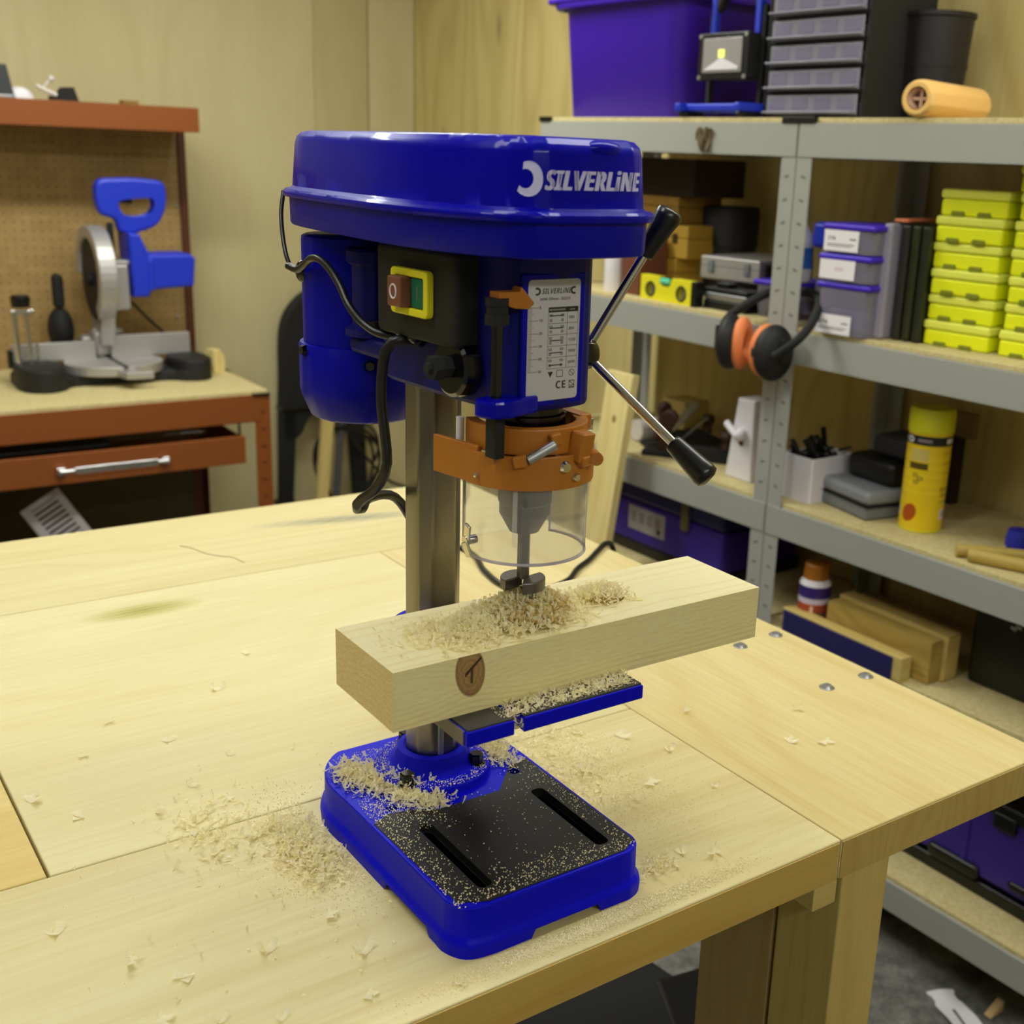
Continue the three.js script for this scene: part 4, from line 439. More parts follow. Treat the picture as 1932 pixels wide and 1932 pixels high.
  { const b = thing('blue_tub', 'blue plastic tub behind the shelf post, left of the purple-lidded tubs', 'tub', at(.15, .05), SH); part('body', [skin(rrect(.12, .1, .012), [[0, 0], [.002, .002], [.008, .09], [.012, .09]], true, true)], M.clearBox, b); part('lid', [box(.15, .05, .125, 0, .175, 0, .01)], M.bluePlastic, b); part('neck', [box(.12, .06, .1, 0, .121, 0, .008)], M.offwhite, b); }
  { const b = thing('lidded_tub', 'clear tub with lilac lid half hidden by the shelf post', 'storage box', at(.12, -.085), SH); part('body', [skin(rrect(.12, .09, .01), [[0, 0], [.002, .002], [.008, .065]], true, true)], M.clearBox, b); part('lid', [box(.14, .01, .112, 0, .071, 0, .004)], M.purpleLid, b); }
  { const b = thing('spray_bottle', 'white bottle with blue label behind the shelf post', 'bottle', at(.09, -.055, .077), SH); part('body', [lathe([[0, 0], [.026, 0], [.028, .003], [.028, .09], [.012, .115], [.012, .125], [0, .125]], 0, 0, 0, 'y', 24)], M.white, b); part('label', [lathe([[.0283, .028], [.0288, .028], [.0288, .07], [.0283, .07]], 0, 0, 0, 'y', 24)], mat(0x2a6ac8, .4), b); }
  // neon cases
  const nc = thing('neon_case', 'neon yellow plastic case, lowest of the full stack on the shelf', 'case', at(.15, .349), SH + .06, 'neon yellow cases in two stacks');
  part('body', [box(.16, .029, .132, 0, .0145, 0, .005)], M.neon, nc); part('lid', [box(.164, .0165, .136, 0, .0375, 0, .005)], M.neonLid, nc); for (const v of [-.03, .022]) part('latch', [box(.005, .01, .026, -.0805, .0035, v, .003)], mat(0x7c8208, .6), nc);
  const ord = ['lowest', 'second from the bottom', 'third from the bottom', 'fourth from the bottom', 'fifth from the bottom', 'sixth from the bottom', 'seventh from the bottom'];
  for (let i = 1; i < 6; i++) copy(nc, 'neon yellow plastic case, ' + (i === 5 ? 'topmost' : ord[i]) + ' of the full stack on the shelf', at(.15 + (i % 2) * .004, .349 + (i % 3 - 1) * .002, i * .0462), SH + .06);
  for (let i = 0; i < 7; i++) copy(nc, 'neon yellow plastic case, ' + (i === 6 ? 'topmost' : ord[i]) + ' of the stack cut by the photo edge', at(.16 + (i % 2) * .003, .501 + (i % 3) * .002, i * .0462), SH + .05);
}
// ear defenders hooked round the posts
{
  const e = thing('ear_defenders', 'black ear defenders with orange cushions hanging on the shelf post', 'ear defenders', sp(-.05, .235, -.035), SH);
  const cup = (v, s, y, ry) => { const c = part('cup', [sph(.056, 0, 0, 0, .8, 1, .5, 30).translate(0, 0, s * .016), cyl(.034, .038, .012, 0, 0, 0, 'z', 30)].map(g => norm(g).applyMatrix4(M4().makeRotationFromEuler(new THREE.Euler(0, ry, 0))).translate(-.002, y, v)), M.rubber, e); part('cushion', [new THREE.TorusGeometry(.031, .0135, 12, 32).scale(.85, 1.2, 1).translate(0, 0, -s * .009)].map(g => norm(g).applyMatrix4(M4().makeRotationFromEuler(new THREE.Euler(0, ry, 0))).translate(-.002, y, v)), M.orangeSoft, c, 'orange foam cushion'); part('yoke', [box(.012, .05, .006, 0, .006, s * .046, .003)].map(g => norm(g).applyMatrix4(M4().makeRotationFromEuler(new THREE.Euler(0, ry, 0))).translate(-.002, y, v)), M.blackMat, c); };
  cup(-.034, -1, -.006, .42); cup(.052, 1, -.012, -.16);
  part('headband', [tube([[-.01, .0, -.075], [.0, .035, -.072], [.03, .07, -.045], [.075, .095, -.02], [.1, .1, .03], [.085, .098, .085], [.045, .085, .13], [.01, .05, .142], [-.02, .02, .136], [-.035, -.012, .1]], .009, 60, 8)], M.blackMat, e);
}
// --- third tier
{
  const y = TIER[2], at = (u, v, h = 0) => sp(u, y + h, v);
  const plane = (label, u, v, ry, s) => { const b = thing('hand_plane', label, 'plane', at(u, v), ry); part('sole', [fin([[-.12 * s, 0], [.12 * s, 0], [.12 * s, .012], [.06 * s, .034], [-.03 * s, .034], [-.06 * s, .014], [-.12 * s, .012]], -.026, .026, .003)], M.blackMat, b); part('rear_handle', [fin(smooth([[-.085, .015], [-.05, .015], [-.056, .06], [-.042, .095], [-.06, .11], [-.08, .098], [-.078, .06]].map(p => [p[0] * s, p[1]]), 40), -.011, .011, .005)], M.darkWood, b); part('front_knob', [lathe([[0, .075], [.014, .073], [.018, .062], [.01, .045], [.013, .03], [0, .03]], .075 * s, 0, 0, 'y', 20)], M.darkWood, b); part('iron', [box(.1, .004, .04, -.005, .068, 0, .001, [0, 0, .78])], M.bitSteel, b); return b; };
  plane('black bench plane with brown handle nearer the white stand on the third shelf', .1, -.335, -.95, 1); plane('smaller dark plane behind the first on the third shelf', .17, -.45, -.3, .85);
  { const b = thing('white_mug', 'white cup on its side at the left end of the third shelf', 'mug', at(.12, -.535), SH); part('body', [lathe([[0, -.03], [.024, -.03], [.026, -.028], [.027, .035], [.025, .035], [.024, -.024], [0, -.025]], 0, .0275, 0, 'x', 30)], M.offwhite, b); }
  solo('wood_chock', boxUV(box(.08, .09, .09, 0, .045, 0, .002), 1), wm(W.pine, 1, .4, { color: 0xc8b890 }), 'pale wooden block behind the leaning plank on the third shelf', 'block').position.set(...at(.26, -.545));
  { const b = thing('white_stand', 'tall white plastic stand with a hook beside the shelf post', 'stand', at(.085, -.14), SH); part('body', [fin([[-.045, 0], [.035, 0], [.03, .18], [-.02, .18], [-.03, .11]], -.03, .03, .004).rotateY(-PI / 2)], M.white, b); part('hook', [tube([[-.034, .12, -.045], [-.04, .108, -.02], [-.042, .1, .0], [-.04, .11, .012]], .008, 20, 10), sph(.014, -.038, .104, .004)], M.white, b); part('screw_hole', [cyl(.006, .006, .004, -.031, .083, .0, 'x', 14)], M.brownBox, b); }
  { const b = thing('white_open_box', 'white open box full of dark bits right of the shelf post', 'box', at(.105, .035), SH); part('walls', [box(.12, .095, .003, 0, .0475, -.04, .001), box(.12, .095, .003, 0, .0475, .04, .001), box(.003, .095, .08, -.06, .0475, 0, .001), box(.003, .095, .08, .06, .0475, 0, .001), box(.12, .003, .08, 0, .0015, 0, 0)], M.white, b); }
  { const R = rng(17), g = []; for (let i = 0; i < 46; i++) { const a = [(R() - .5) * .09, .05 + R() * .055, (R() - .5) * .06]; g.push(R() < .5 ? rod(a, [a[0] + (R() - .5) * .05, a[1] + R() * .055, a[2] + (R() - .5) * .05], .003 + R() * .004, 8) : sph(.006 + R() * .008, ...a, 1, 1, 1, 8)); } const s = solo('metal_fittings', g, mat(0x2a2828, .35, .6), 'dark metal fittings heaped in the white open box', 'fittings', null, 'stuff'); s.position.set(...at(.105, .035)); s.rotation.y = SH; }
  { const b = thing('grey_case', 'grey-blue plastic tool case lying beside the yellow canister', 'case', at(.13, .155), SH - .22); part('lower_shell', [box(.13, .028, .155, 0, .014, 0, .008)], M.greyCase, b); part('upper_shell', [box(.132, .03, .158, 0, .044, 0, .012)], mat(0x8a8d92, .45), b); part('seam', [box(.133, .003, .159, 0, .0285, 0, .001)], M.rubber, b); }
  { const b = thing('black_case', 'small black case lying on the grey-blue tool case', 'case', at(.17, .165, .0595), SH - .1); part('body', [box(.11, .052, .13, 0, .026, 0, .016)], mat(0x121212, .45), b); }
  { const b = thing('dark_pouch', 'dark grey pouch on top of the small black case', 'pouch', at(.18, .19, .1125), SH); part('body', [box(.09, .045, .09, 0, .0225, 0, .014)], mat(0x2c2a30, .7), b); }
  { const b = thing('wood_sample', 'small brownish wooden board propped at the back of the third shelf', 'board', at(.3, .21), SH); part('board', [boxUV(box(.014, .052, .125, 0, .175, 0, .002), 2)], wm(W.pine, 1, .4, { color: 0x8a7a58 }), b); part('prop', [box(.03, .15, .04, .02, .075, 0, .003)], M.darkBox, b); }
  { const b = thing('yellow_canister', 'tall yellow canister of wipes with printed label on the third shelf', 'canister', at(.115, .297), SH - .45);
    const tx = canvasTex(1024, 1024, (c, w, h) => { c.fillStyle = '#ecca18'; c.fillRect(0, 0, w, h); c.fillStyle = '#f0d21e'; for (let i = 0; i < 5; i++) c.fillRect(0, 240 + i * 90, w, 40); for (let k = 0; k < 2; k++) { const o = k * 512; c.fillStyle = '#19161c'; c.fillRect(o, 20, 512, 100); c.fillStyle = '#e8e0e4'; c.fillRect(o + 60, 44, 150, 50); c.beginPath(); c.arc(o + 270, 72, 34, 0, 7); c.fill(); c.fillStyle = '#19161c'; c.beginPath(); c.arc(o + 270, 72, 16, 0, 7); c.fill(); c.fillStyle = '#8a7c80'; c.fillRect(o + 340, 54, 110, 34);
      c.fillStyle = '#c89a10'; c.fillRect(o + 40, 190, 180, 12); c.fillRect(o + 40, 300, 200, 12); c.fillRect(o + 40, 400, 190, 12); c.fillStyle = '#d6bf6a'; c.fillRect(o + 290, 160, 150, 130); c.fillStyle = '#5a4a10'; c.fillRect(o + 290, 305, 150, 70); c.strokeStyle = '#5a4636'; c.lineWidth = 9; for (const [x, y] of [[70, 580], [120, 580], [170, 580], [80, 640], [130, 650], [180, 645], [350, 440], [390, 470], [360, 510]]) { c.beginPath(); c.arc(o + x, y, 17, 0, 7); c.stroke(); } c.fillStyle = '#3a9a7a'; c.font = 'italic bold 46px serif'; c.fillText('citrus', o + 50, 730, 170); c.fillStyle = '#f2e6ea'; c.fillRect(o + 70, 800, 150, 110); c.fillStyle = '#6a5a6a'; for (let i = 0; i < 12; i++) c.fillRect(o + 92 + i * 9, 816, i % 3 ? 4 : 6, 70); c.fillStyle = '#b0520e'; c.beginPath(); c.ellipse(o + 330, 850, 60, 100, .2, 0, 7); c.fill(); } });
    tx.wrapS = THREE.RepeatWrapping; const r = .041; part('body', [new THREE.CylinderGeometry(r, r, .187, 48, 1, true).translate(0, .0995, 0)], new THREE.MeshStandardMaterial({ map: tx, roughness: .4 }), b); part('base_rim', [lathe([[0, 0], [.0385, 0], [.041, .002], [.041, .006]], 0, 0, 0, 'y', 48)], M.yellow, b); part('cap', [lathe([[.041, .193], [.0428, .195], [.0428, .232], [.04, .239], [0, .24]], 0, 0, 0, 'y', 48)], mat(0xd8d414, .45), b, 'yellow-green cap'); }
  { const ha = (label, a, c, r) => { const b = thing('wooden_handled_tool', label, 'tool', [0, 0, 0]); const A = at(...a), C2 = at(...c); part('handle', [rod(A, C2, r, 18, r * .92)], M.handleWood, b); const d = C2.map((v, i) => v - A[i]), l = Math.hypot(...d), e = C2.map((v, i) => v + d[i] / l * .05); part('ferrule', [rod(C2, C2.map((v, i) => v + d[i] / l * .012), r * 1.02, 16)], M.zinc, b); part('head', [rod(C2.map((v, i) => v + d[i] / l * .012), e, r * 1.35, 16, r * 1.1)], M.blueTool, b); return b; };
    ha('tool with pale wooden handle and blue head, behind the nearer one', [.025, .445, .0125], [.12, .545, .0125], .0115); ha('nearest pale wooden tool handle at the front edge of the third shelf', [.022, .475, .0125], [.075, .62, .0125], .0125); const s = solo('blue_plastic_piece', [lathe([[0, 0], [.024, 0], [.024, .012], [.02, .03], [0, .032]], 0, 0, 0, 'y', 24), lathe([[0, -.012], [.02, -.012], [.02, 0], [0, 0]], 0, 0, 0, 'y', 24)], M.blueTool, 'round blue plastic object beyond the wooden tool handles', 'tool'); s.position.set(...at(.15, .49, .0125)); }  // last piece: round blue object of unknown use, shaped as a plain cap
}
// --- fourth and fifth tiers
{
  const y = TIER[3], at = (u, v, h = 0) => sp(u, y + h, v);
  { const b = thing('blue_toolbox', 'large dark blue toolbox with white label under the third shelf', 'toolbox', at(.2, -.44), SH); part('body', [box(.26, .13, .5, 0, .065, 0, .012)], M.purpleDeep, b); part('lid', [box(.27, .06, .51, 0, .161, 0, .012)], mat(0x14185c, .45), b); part('base_band', [box(.268, .03, .508, 0, .016, 0, .006)], M.black, b); for (const v of [-.19, .13]) part('latch', [box(.01, .07, .026, -.136, .14, v, .003)], mat(0x6a6240, .5, .3), b);
    const tx = canvasTex(256, 128, (c, w, h) => { c.fillStyle = '#a09a98'; c.fillRect(0, 0, w, h); c.fillStyle = '#857c7a'; for (let i = 0; i < 4; i++) c.fillRect(20 + i * 56, 26, 36, 60); c.fillStyle = '#333'; c.beginPath(); c.arc(214, 98, 14, 0, 7); c.fill(); }); const g = new THREE.PlaneGeometry(.135, .06); g.rotateY(-PI / 2).translate(-.1312, .088, -.012); part('paper_label', g, new THREE.MeshStandardMaterial({ map: tx, roughness: .6, side: THREE.DoubleSide }), b, 'grey printed label'); }
  { const b = thing('aerosol_can', 'spray can with orange cap and purple band behind the upright boards', 'can', at(.06, .1), SH); const tx = canvasTex(512, 512, (c, w, h) => { c.fillStyle = '#a8482c'; c.fillRect(0, 0, w, h); c.fillStyle = '#3a2478'; c.fillRect(0, 0, w, 130); c.fillStyle = '#d8cce0'; c.fillRect(0, 130, w, 60); c.fillStyle = '#c84a38'; c.fillRect(0, 190, w, 12); for (let i = 0; i < 4; i++) { c.fillStyle = '#e8c8b8'; c.fillRect(40 + i * 128, 210, 16, 280); c.fillStyle = '#6a5a4a'; c.fillRect(70 + i * 128, 280, 60, 90); c.fillStyle = '#3a2c28'; c.fillRect(80 + i * 128, 390, 40, 70); } }); part('body', [new THREE.CylinderGeometry(.033, .033, .1, 40, 1, true).translate(0, .054, 0)], new THREE.MeshStandardMaterial({ map: tx, roughness: .35 }), b); part('shoulder', [lathe([[.033, .104], [.031, .11], [.024, .117], [.022, .118], [0, .118]], 0, 0, 0, 'y', 36), lathe([[0, 0], [.032, 0], [.0335, .004]], 0, 0, 0, 'y', 36)], M.white, b); part('cap', [lathe([[.024, .115], [.026, .117], [.025, .146], [.022, .15], [0, .151]], 0, 0, 0, 'y', 32)], M.orange, b, 'orange cap'); }
  const tw = wm(W.pine, 1, .4, { color: 0xe0d2a8 });
  { const b = thing('blue_faced_board', 'dark blue faced board standing on edge behind the bench corner', 'board', at(.0, .222, 0), SH - .03); part('board', [boxUV(box(.03, .05, .315, .017, .025, 0, .002), 2)], tw, b); part('blue_face', [box(.003, .046, .29, .0005, .0235, -.008, .001)], mat(0x1c1a58, .5), b); }
  { const b = thing('rough_timber_block', 'thick rough timber offcut standing behind the blue faced board', 'timber', at(.075, .288, 0), SH - .02); part('timber', [boxUV(box(.04, .094, .272, .02, .047, .0, .003), 2)], wm(W.knotty, 1.2, .5, { color: 0xf6ead0, bump: .004 }), b); part('front_ply', [boxUV(box(.034, .086, .262, -.019, .043, -.004, .002), 2)], wm(W.knotty, .6, .3, { color: 0xd8c898, bump: .006, ou: .3 }), b); }
  { const b = thing('black_toolbox', 'black plastic toolbox in shadow at the right end of the fourth shelf', 'toolbox', at(.23, .63, 0), SH); part('body', [box(.22, .17, .38, 0, .085, 0, .01)], M.black, b); part('lid', [box(.23, .05, .39, 0, .195, 0, .012)], M.blackMat, b); for (const v of [-.12, .1]) part('latch', [box(.012, .05, .03, -.116, .17, v, .003)], M.rubber, b); part('handle_bar', [tube([[-.05, .215, -.1], [-.05, .235, -.07], [-.05, .235, .07], [-.05, .215, .1]], .007, 20, 8)], M.black, b); const g = []; const R = rng(3); for (let i = 0; i < 6; i++) g.push(box(.002, .006, .012, -.1165, .1 + R() * .08, -.15 + R() * .3, .0005, [R(), 0, 0])); part('mark', g, M.zinc, b); }
  const y5 = TIER[4], at5 = (u, v, h = 0) => sp(u, y5 + h, v);
  { const b = thing('purple_crate', 'purple storage crate on a black skid on the bottom shelf', 'crate', at5(.22, .59), SH - .02); part('skid', [box(.26, .03, .48, 0, .015, 0, .006), box(.275, .03, .12, 0, .045, -.1, .01), box(.27, .02, .06, 0, .06, .05, .012)], M.black, b, 'black plastic skid'); part('body', [box(.255, .16, .465, 0, .115, 0, .012)], M.purpleDeep, b); for (const v of [-.08, .09]) part('rib', [box(.006, .16, .012, -.128, .115, v, .002)], M.purpleDeep, b); part('lid', [box(.27, .03, .48, 0, .2, 0, .008)], M.black, b); part('handle_clip', [box(.02, .035, .05, -.13, .18, .0, .006)], M.black, b); }
  solo('black_case', [box(.24, .13, .3, 0, .065, 0, .012)], M.blackMat, 'black case in deep shadow on the bottom shelf by the post', 'case').position.set(...at5(.2, -.35));
}
// pine plank leaning on the shelving
{
  const p = solo('leaning_plank', boxUV(box(.022, 1.062, .09, 0, .531, 0, .002), 1), wm(W.pine, 1, .4, { color: 0xfff8e2, ou: .2, ov: .33 }), 'pale pine plank leaning against the shelving behind the drill', 'plank'); p.position.set(1.04, .006, -1.275); p.rotation.set(0, SH, -.148, 'YXZ');
  part('knot', [new THREE.SphereGeometry(.007, 16, 10).scale(.15, 1.3, 1).translate(-.0112, .955, .004)], mat(0x9c8044, .7), p);
}
// floor litter
{
  const s = thing('paper_strip', 'white paper strip with print lying on the concrete floor', 'paper', [1.242, .002, -.206], -.418); const tx = canvasTex(256, 512, (c, w, h) => { c.fillStyle = '#d9d6da'; c.fillRect(0, 0, w, h); c.fillStyle = '#555'; c.fillRect(100, 150, 30, 170); }); const g = new THREE.BoxGeometry(.056, .001, .2, 6, 1, 14); const q = g.attributes.position; for (let i = 0; i < q.count; i++) q.setY(i, q.getY(i) + .002 + .004 * Math.cos(q.getZ(i) * 40) * Math.abs(q.getX(i)) / .02); g.computeVertexNormals(); part('paper', g, new THREE.MeshStandardMaterial({ map: tx, roughness: .8 }), s);
  solo('wood_chip', [fin([[-.018, 0], [.018, 0], [.02, .022], [.004, .014]], -.008, .008, .001)], mat(0xc8a878, .8), 'brown wood chip on the concrete floor beside the paper strip', 'wood chip').position.set(1.318, 0, -.2);
  { const b = thing('black_holdall', 'black fabric holdall on the floor under the bench', 'bag', [.682, 0, -.54]); part('body', [slab([[-.2, -.3], [.13, -.14], [.148, -.02], [.05, .2], [-.3, .15]], 0, .055, .012)], M.blackMat, b); part('flap', [slab([[.1, -.03], [.2, -.012], [.245, .06], [.21, .16], [0, .2]], 0, .06, .012)], M.black, b); }
}
// ---------------------------------------------------------------- shavings and dust
const R6 = rng(4242), G6 = () => (R6() + R6() + R6() - 1.5) / 1.5;
function curl(len, wid, bend, twist, taper, seg = 6) {   // a bent strip of wood with a little thickness
  const pos = [], at = (i, s) => { const t = i / seg, a = bend * (t - .5), r = len / Math.max(.05, Math.abs(bend)); const x = r * Math.sin(a), y = r * (1 - Math.cos(a)); const w = wid * (1 - taper * t) * .5 * s, tw = twist * t; return [x + .12 * w * Math.sin(tw), y + w * Math.sin(tw), w * Math.cos(tw)]; };
  for (let i = 0; i < seg; i++) { const a = at(i, -1), b = at(i, 1), c = at(i + 1, 1), d = at(i + 1, -1); pos.push(...a, ...b, ...c, ...a, ...c, ...d); }
  const g = new THREE.BufferGeometry(); g.setAttribute('position', new THREE.BufferAttribute(new Float32Array(pos), 3)); g.computeVertexNormals(); return norm(g);
}
const curls = [curl(.012, .0036, 2.2, .6, .5), curl(.010, .0024, 1.2, 1.2, .8), curl(.014, .0026, 3.8, .5, .3, 9), curl(.008, .0042, .7, .3, .7)];
const grainGeo = norm(new THREE.TetrahedronGeometry(1, 0));
function scatter(name, label, list, geo, m, cat = 'wood shavings') { const im = new THREE.InstancedMesh(geo, m, list.length), o = new THREE.Object3D(), c = new THREE.Color(); list.forEach((p, i) => { o.position.set(p[0], p[1], p[2]); o.rotation.set(...(p[4] ?? [(R6() - .5) * 1.6, R6() * 6.28, (R6() - .5) * 1.6])); const s = p[3] ?? 1; o.scale.set(s, s * (p[6] ?? 1), s); o.updateMatrix(); im.setMatrixAt(i, o.matrix); const k = p[5] ?? (.9 + R6() * .12); c.setRGB(k, k * (.96 + R6() * .04), k * (.8 + R6() * .18)); im.setColorAt(i, c); }); im.name = numbered(name); tag(im, label, cat, null, 'stuff'); scene.add(im); return im; }
const tt = T + .0006, bt2 = T + .2325;
// heap on the timber round the bit: a mound, and a spread to the left
function hillH(x, z) { const d = Math.hypot((x - .012) / .036, (z - .132) / .03); const d2 = Math.hypot((x - .085) / .03, (z - .128) / .022); return .020 * Math.exp(-d * d * 1.2) * (d < .33 ? .75 : 1) + .008 * Math.exp(-d2 * d2 * 1.5) + .004 * Math.exp(-Math.pow((x + .03) / .06, 2) - Math.pow((z - .14) / .025, 2)); }
{
  const L = [[], [], [], []]; const inB = (x, z) => x > -.12 && x < .21 && z > .0825 && z < .1745;
  const put = (x, z, s) => { if (!inB(x, z)) return; const h = hillH(x, z); L[Math.floor(R6() * 4)].push([x, bt2 + .0008 + h * (.55 + .45 * R6()), z, s]); };
  for (let i = 0; i < 1500; i++) { put(.014 + G6() * .06, .13 + G6() * .045, .5 + R6() * .6); }
  for (let i = 0; i < 1500; i++) put(-.028 + G6() * .085, .137 + G6() * .05, .4 + R6() * .55);
  for (let i = 0; i < 420; i++) put(.085 + G6() * .034, .127 + G6() * .03, .4 + R6() * .6);
  for (let i = 0; i < 300; i++) put(-.03 + G6() * .12, .13 + G6() * .05, .3 + R6() * .4);
  L.forEach((l, i) => scatter('wood_shavings', 'heap of curled shavings round the drill bit on the timber block', l, curls[i], i === 2 ? M.shaving : M.shaving).userData.group = 'shavings heaped on the timber');
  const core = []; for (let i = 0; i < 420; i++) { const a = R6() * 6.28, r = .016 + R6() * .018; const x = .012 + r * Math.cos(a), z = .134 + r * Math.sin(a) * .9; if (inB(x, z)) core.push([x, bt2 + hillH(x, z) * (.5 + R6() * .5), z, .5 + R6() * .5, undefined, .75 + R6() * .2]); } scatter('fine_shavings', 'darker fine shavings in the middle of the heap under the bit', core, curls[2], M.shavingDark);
}
// base and flange of the drill
{
  const L = [[], [], [], []], put = (x, z, y, s) => L[Math.floor(R6() * 4)].push([x, y, z, s]); const foot = (x, z) => x > -.086 && x < .08 && z > -.068 && z < .2 && Math.hypot(x, z) > .034 && !(x < -.07 && z < -.045);
  const y0 = T + .0428; const onTop = (x, z) => Math.hypot(x, z) < .0525 ? T + .0505 : y0;
  for (let i = 0; i < 1300; i++) { const t = R6(), x = -.07 + .042 * t + G6() * .027, z = -.03 + t * .085 + G6() * .032; if (foot(x, z) && (Math.hypot(x, z) > .053 || R6() < .12)) put(x, z, onTop(x, z) + R6() * .006, .45 + R6() * .6); }
  for (let i = 0; i < 1100; i++) { const x = .062 + G6() * .022, z = -.005 + G6() * .055; if (foot(x, z) && (Math.hypot(x, z) > .053 || R6() < .15)) put(x, z, onTop(x, z) + R6() * .006, .35 + R6() * .45); }
  L.forEach((l, i) => scatter('base_shavings', 'shavings lying on the blue drill base round the column flange', l, curls[i], M.shaving).userData.group = 'shavings on the drill base');
  const d = []; for (let i = 0; i < 5200; i++) { const x = -.086 + R6() * .168, z = .03 + R6() * .17; if (!foot(x, z)) continue; const dx = Math.min(1, Math.abs(x) / .085), e = Math.max(Math.pow(dx, 4), sstep(.155, .2, z), (x < -.03 ? sstep(.11, .05, z) : 0), .035); if (R6() > e) continue; if ((Math.abs(x + .0535) < .008 || Math.abs(x - .0575) < .008) && z > .082 && z < .186) continue; d.push([x, y0 + .0003, z, .00035 + R6() * .0006]); }
  for (let i = 0; i < 1500; i++) { const a = R6() * 6.28, r = .036 + R6() * .016; d.push([r * Math.cos(a), T + .0503, r * Math.sin(a), .0003 + R6() * .0005]); }
  for (let i = 0; i < 1800; i++) { const x = -.084 + R6() * .07, z = -.06 + R6() * .15; if (foot(x, z) && Math.hypot(x, z) > .053) d.push([x, T + .0422, z, .0003 + R6() * .0006]); }
  scatter('sawdust_specks', 'pale sawdust specks sprinkled over the dark base plate', d, grainGeo, M.dust, 'sawdust');
}
// drill table strip
{
  const L = [[], [], [], []], d = []; for (let i = 0; i < 420; i++) { const x = -.045 + Math.pow(R6(), .8) * .118, z = .177 + R6() * .02; L[Math.floor(R6() * 4)].push([x, T + .1878 + R6() * .002, z, .3 + R6() * .45]); } for (let i = 0; i < 40; i++) L[0].push([-.036 + G6() * .004, T + .174 + R6() * .014, .178 + R6() * .02, .4 + R6() * .4]);
  for (let i = 0; i < 900; i++) d.push([-.05 + R6() * .124, T + .1873, .176 + R6() * .022, .0003 + R6() * .0005]);
  L.forEach((l, i) => scatter('table_shavings', 'shavings along the front strip of the blue drill table', l, curls[i], M.shaving).userData.group = 'shavings on the drill table'); scatter('table_sawdust', 'sawdust on the front strip of the blue drill table', d, grainGeo, M.dust, 'sawdust');
}
// bench top
{
  const inFoot = (x, z) => x > -.096 && x < .092 && z > -.078 && z < .21, L = [[], [], [], []], L2 = [[], [], [], []], d = [], dl = [], all = [];
  const put = (l, x, z, s, h = .002) => { if (inFoot(x, z) || z > .236 || x > .59) return; l[Math.floor(R6() * 4)].push([x, tt + .0006 + R6() * h, z, s]); };
  for (let i = 0; i < 620; i++) put(L, -.125 + G6() * .035, .0 + G6() * .075, .4 + R6() * .75, .006);
  for (let i = 0; i < 160; i++) put(L, -.18 + G6() * .06, -.06 + G6() * .09, .4 + R6() * .8, .002);
  L.forEach((l, i) => scatter('left_shavings', 'drift of shavings on the bench against the left side of the drill base', l, curls[i], M.shaving).userData.group = 'shavings left of the drill base');
  for (let i = 0; i < 420; i++) put(L2, .14 + G6() * .09, -.01 + G6() * .15, .35 + R6() * .6, .002);
  for (let i = 0; i < 70; i++) put(L2, .118 + G6() * .03, .185 + G6() * .018, .4 + R6() * .7, .004);
  for (let i = 0; i < 330; i++) put(L2, -.1 + G6() * .3, .02 + G6() * .3, .25 + R6() * .4, .001);
  L2.forEach((l, i) => scatter('right_shavings', 'loose shavings on the bench to the right of the drill base', l, curls[i], M.shaving).userData.group = 'shavings right of the drill base');
  for (let i = 0; i < 9000; i++) { const x = .03 + G6() * .2, z = .2225 + G6() * .014 - Math.max(0, Math.abs(x - .03) - .08) * .04 * R6(); if (z < .2385 && z > .2095) d.push([x, tt, z, .0003 + R6() * .0005]); }
  for (let i = 0; i < 5000; i++) { const x = -.11 + G6() * .07, z = .0 + G6() * .14; if (!inFoot(x, z) && z < .236) d.push([x, tt, z, .0003 + R6() * .0006]); }
  for (let i = 0; i < 4200; i++) { const x = .15 + G6() * .12, z = .03 + G6() * .2; if (!inFoot(x, z) && z < .236) d.push([x, tt, z, .0003 + R6() * .0005]); }
  scatter('bench_sawdust', 'fine sawdust on the bench top round the drill base', d, grainGeo, M.dust, 'sawdust');
}
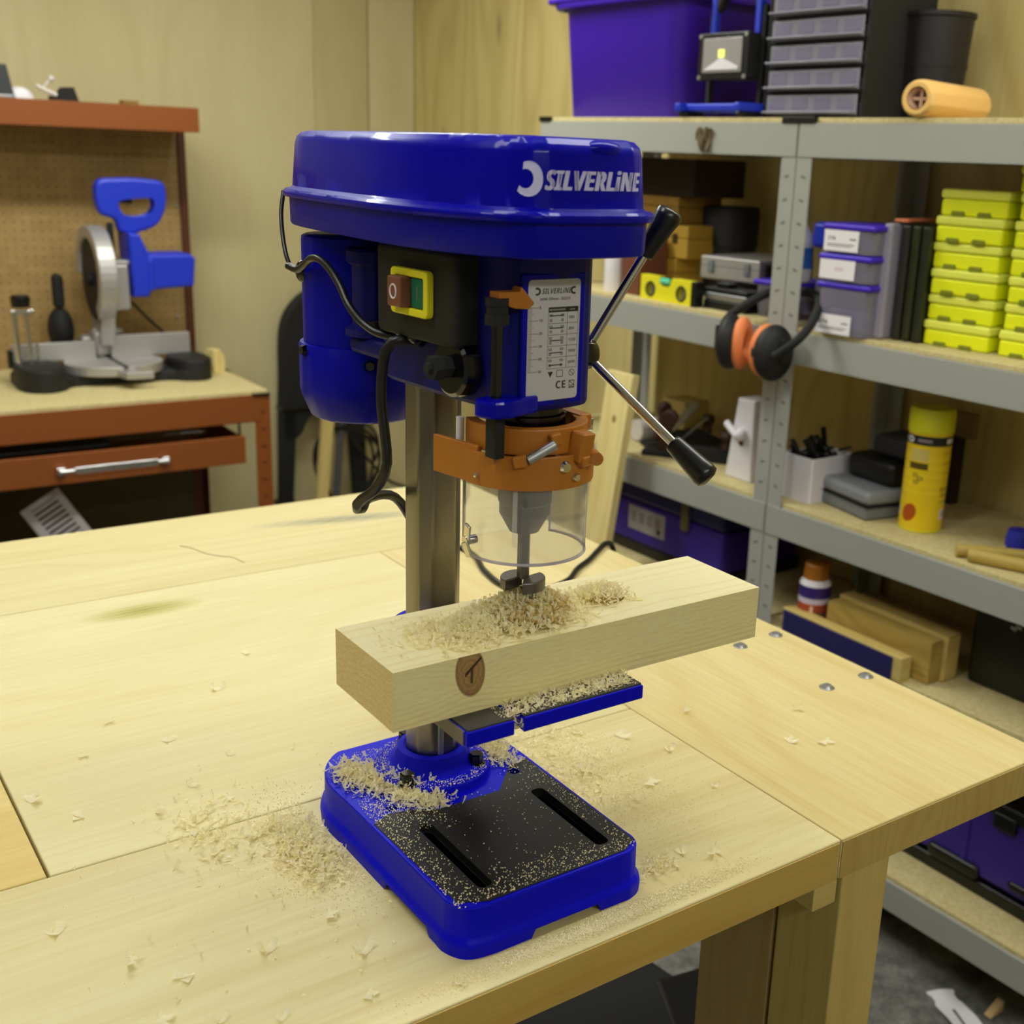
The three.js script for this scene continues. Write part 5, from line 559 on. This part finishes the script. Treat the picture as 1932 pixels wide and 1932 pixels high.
// larger flakes that can be told apart
{
  const lab = 'thin curled pale wood flake lying loose on the bench top';
  const f0 = thing('wood_flake', lab, 'wood flake', [0, -5, 0], 0, 'loose wood flakes on the bench top'), f = [curl(.020, .010, 1.5, .5, .85, 8), curl(.024, .007, 2.4, .8, .6, 9), curl(.016, .011, .9, .3, .9, 6), curl(.018, .006, 3.2, 1, .3, 9)];
  const protos = f.map((g, i) => { const o = i ? thing('wood_flake', lab, 'wood flake', [0, 0, 0], 0, 'loose wood flakes on the bench top') : f0; const k = g.clone(); k.computeBoundingBox(); k.translate(0, -k.boundingBox.min.y, 0); part('curl', [k, k.clone().rotateY(1.1).scale(.7, .8, .7).translate(.004, 0, .003)], M.shaving, o); return o; });
  const spots = [[-.325, .01], [-.29, .075], [-.262, .11], [-.2, .115], [-.145, .1], [-.14, .155], [-.27, -.15], [-.21, -.12], [-.19, -.03], [-.155, -.04], [-.15, -.11], [-.17, -.15], [-.24, -.26], [-.2, -.32], [-.16, -.25], [-.12, -.19], [-.3, -.2], [-.22, .19], [-.16, .2], [-.1, .225], [-.29, .15], [-.255, .17], [.14, -.1], [.17, -.06], [.2, -.05], [.215, -.12], [.12, .05], [.16, .02], [.235, -.02], [.26, .03], [.3, -.1], [.33, -.03], [.38, .08], [.36, -.16], [.41, .1], [.13, .195], [.15, .18], [.17, .195], [.2, .07], [.25, .11], [.19, -.17], [-.08, -.34], [-.02, -.42], [.44, .03], [.11, -.14], [-.13, .05]];
  const where = (x, z) => z > .1825 ? (x < 0 ? 'near the front edge, left of the drill base' : 'near the front edge, right of the drill base') : x < -.23 ? 'toward the left side of the photo' : x < -.04 ? (z < -.1 ? 'behind and left of the drill base' : 'close to the left side of the drill base') : x < .25 ? 'close to the right side of the drill base' : 'on the right-hand cross board';
  spots.forEach(([x, z], i) => { const pos = [x, tt, z], ry = R6() * 6.28, s = .55 + R6() * .6, w = where(x, z); let o; if (i < 4) { o = protos[i]; o.position.set(...pos); o.rotation.y = ry; } else o = copy(protos[i % 4], null, pos, ry); tag(o, 'curled wood flake on the bench ' + w, null, 'loose wood flakes ' + w); o.scale.setScalar(s); });
}
scene.traverse(o => { if (o.isMesh) { o.castShadow = true; o.receiveShadow = true; } if (o.isLight && o.shadow) o.castShadow = true; });
renderer.render(scene, camera);
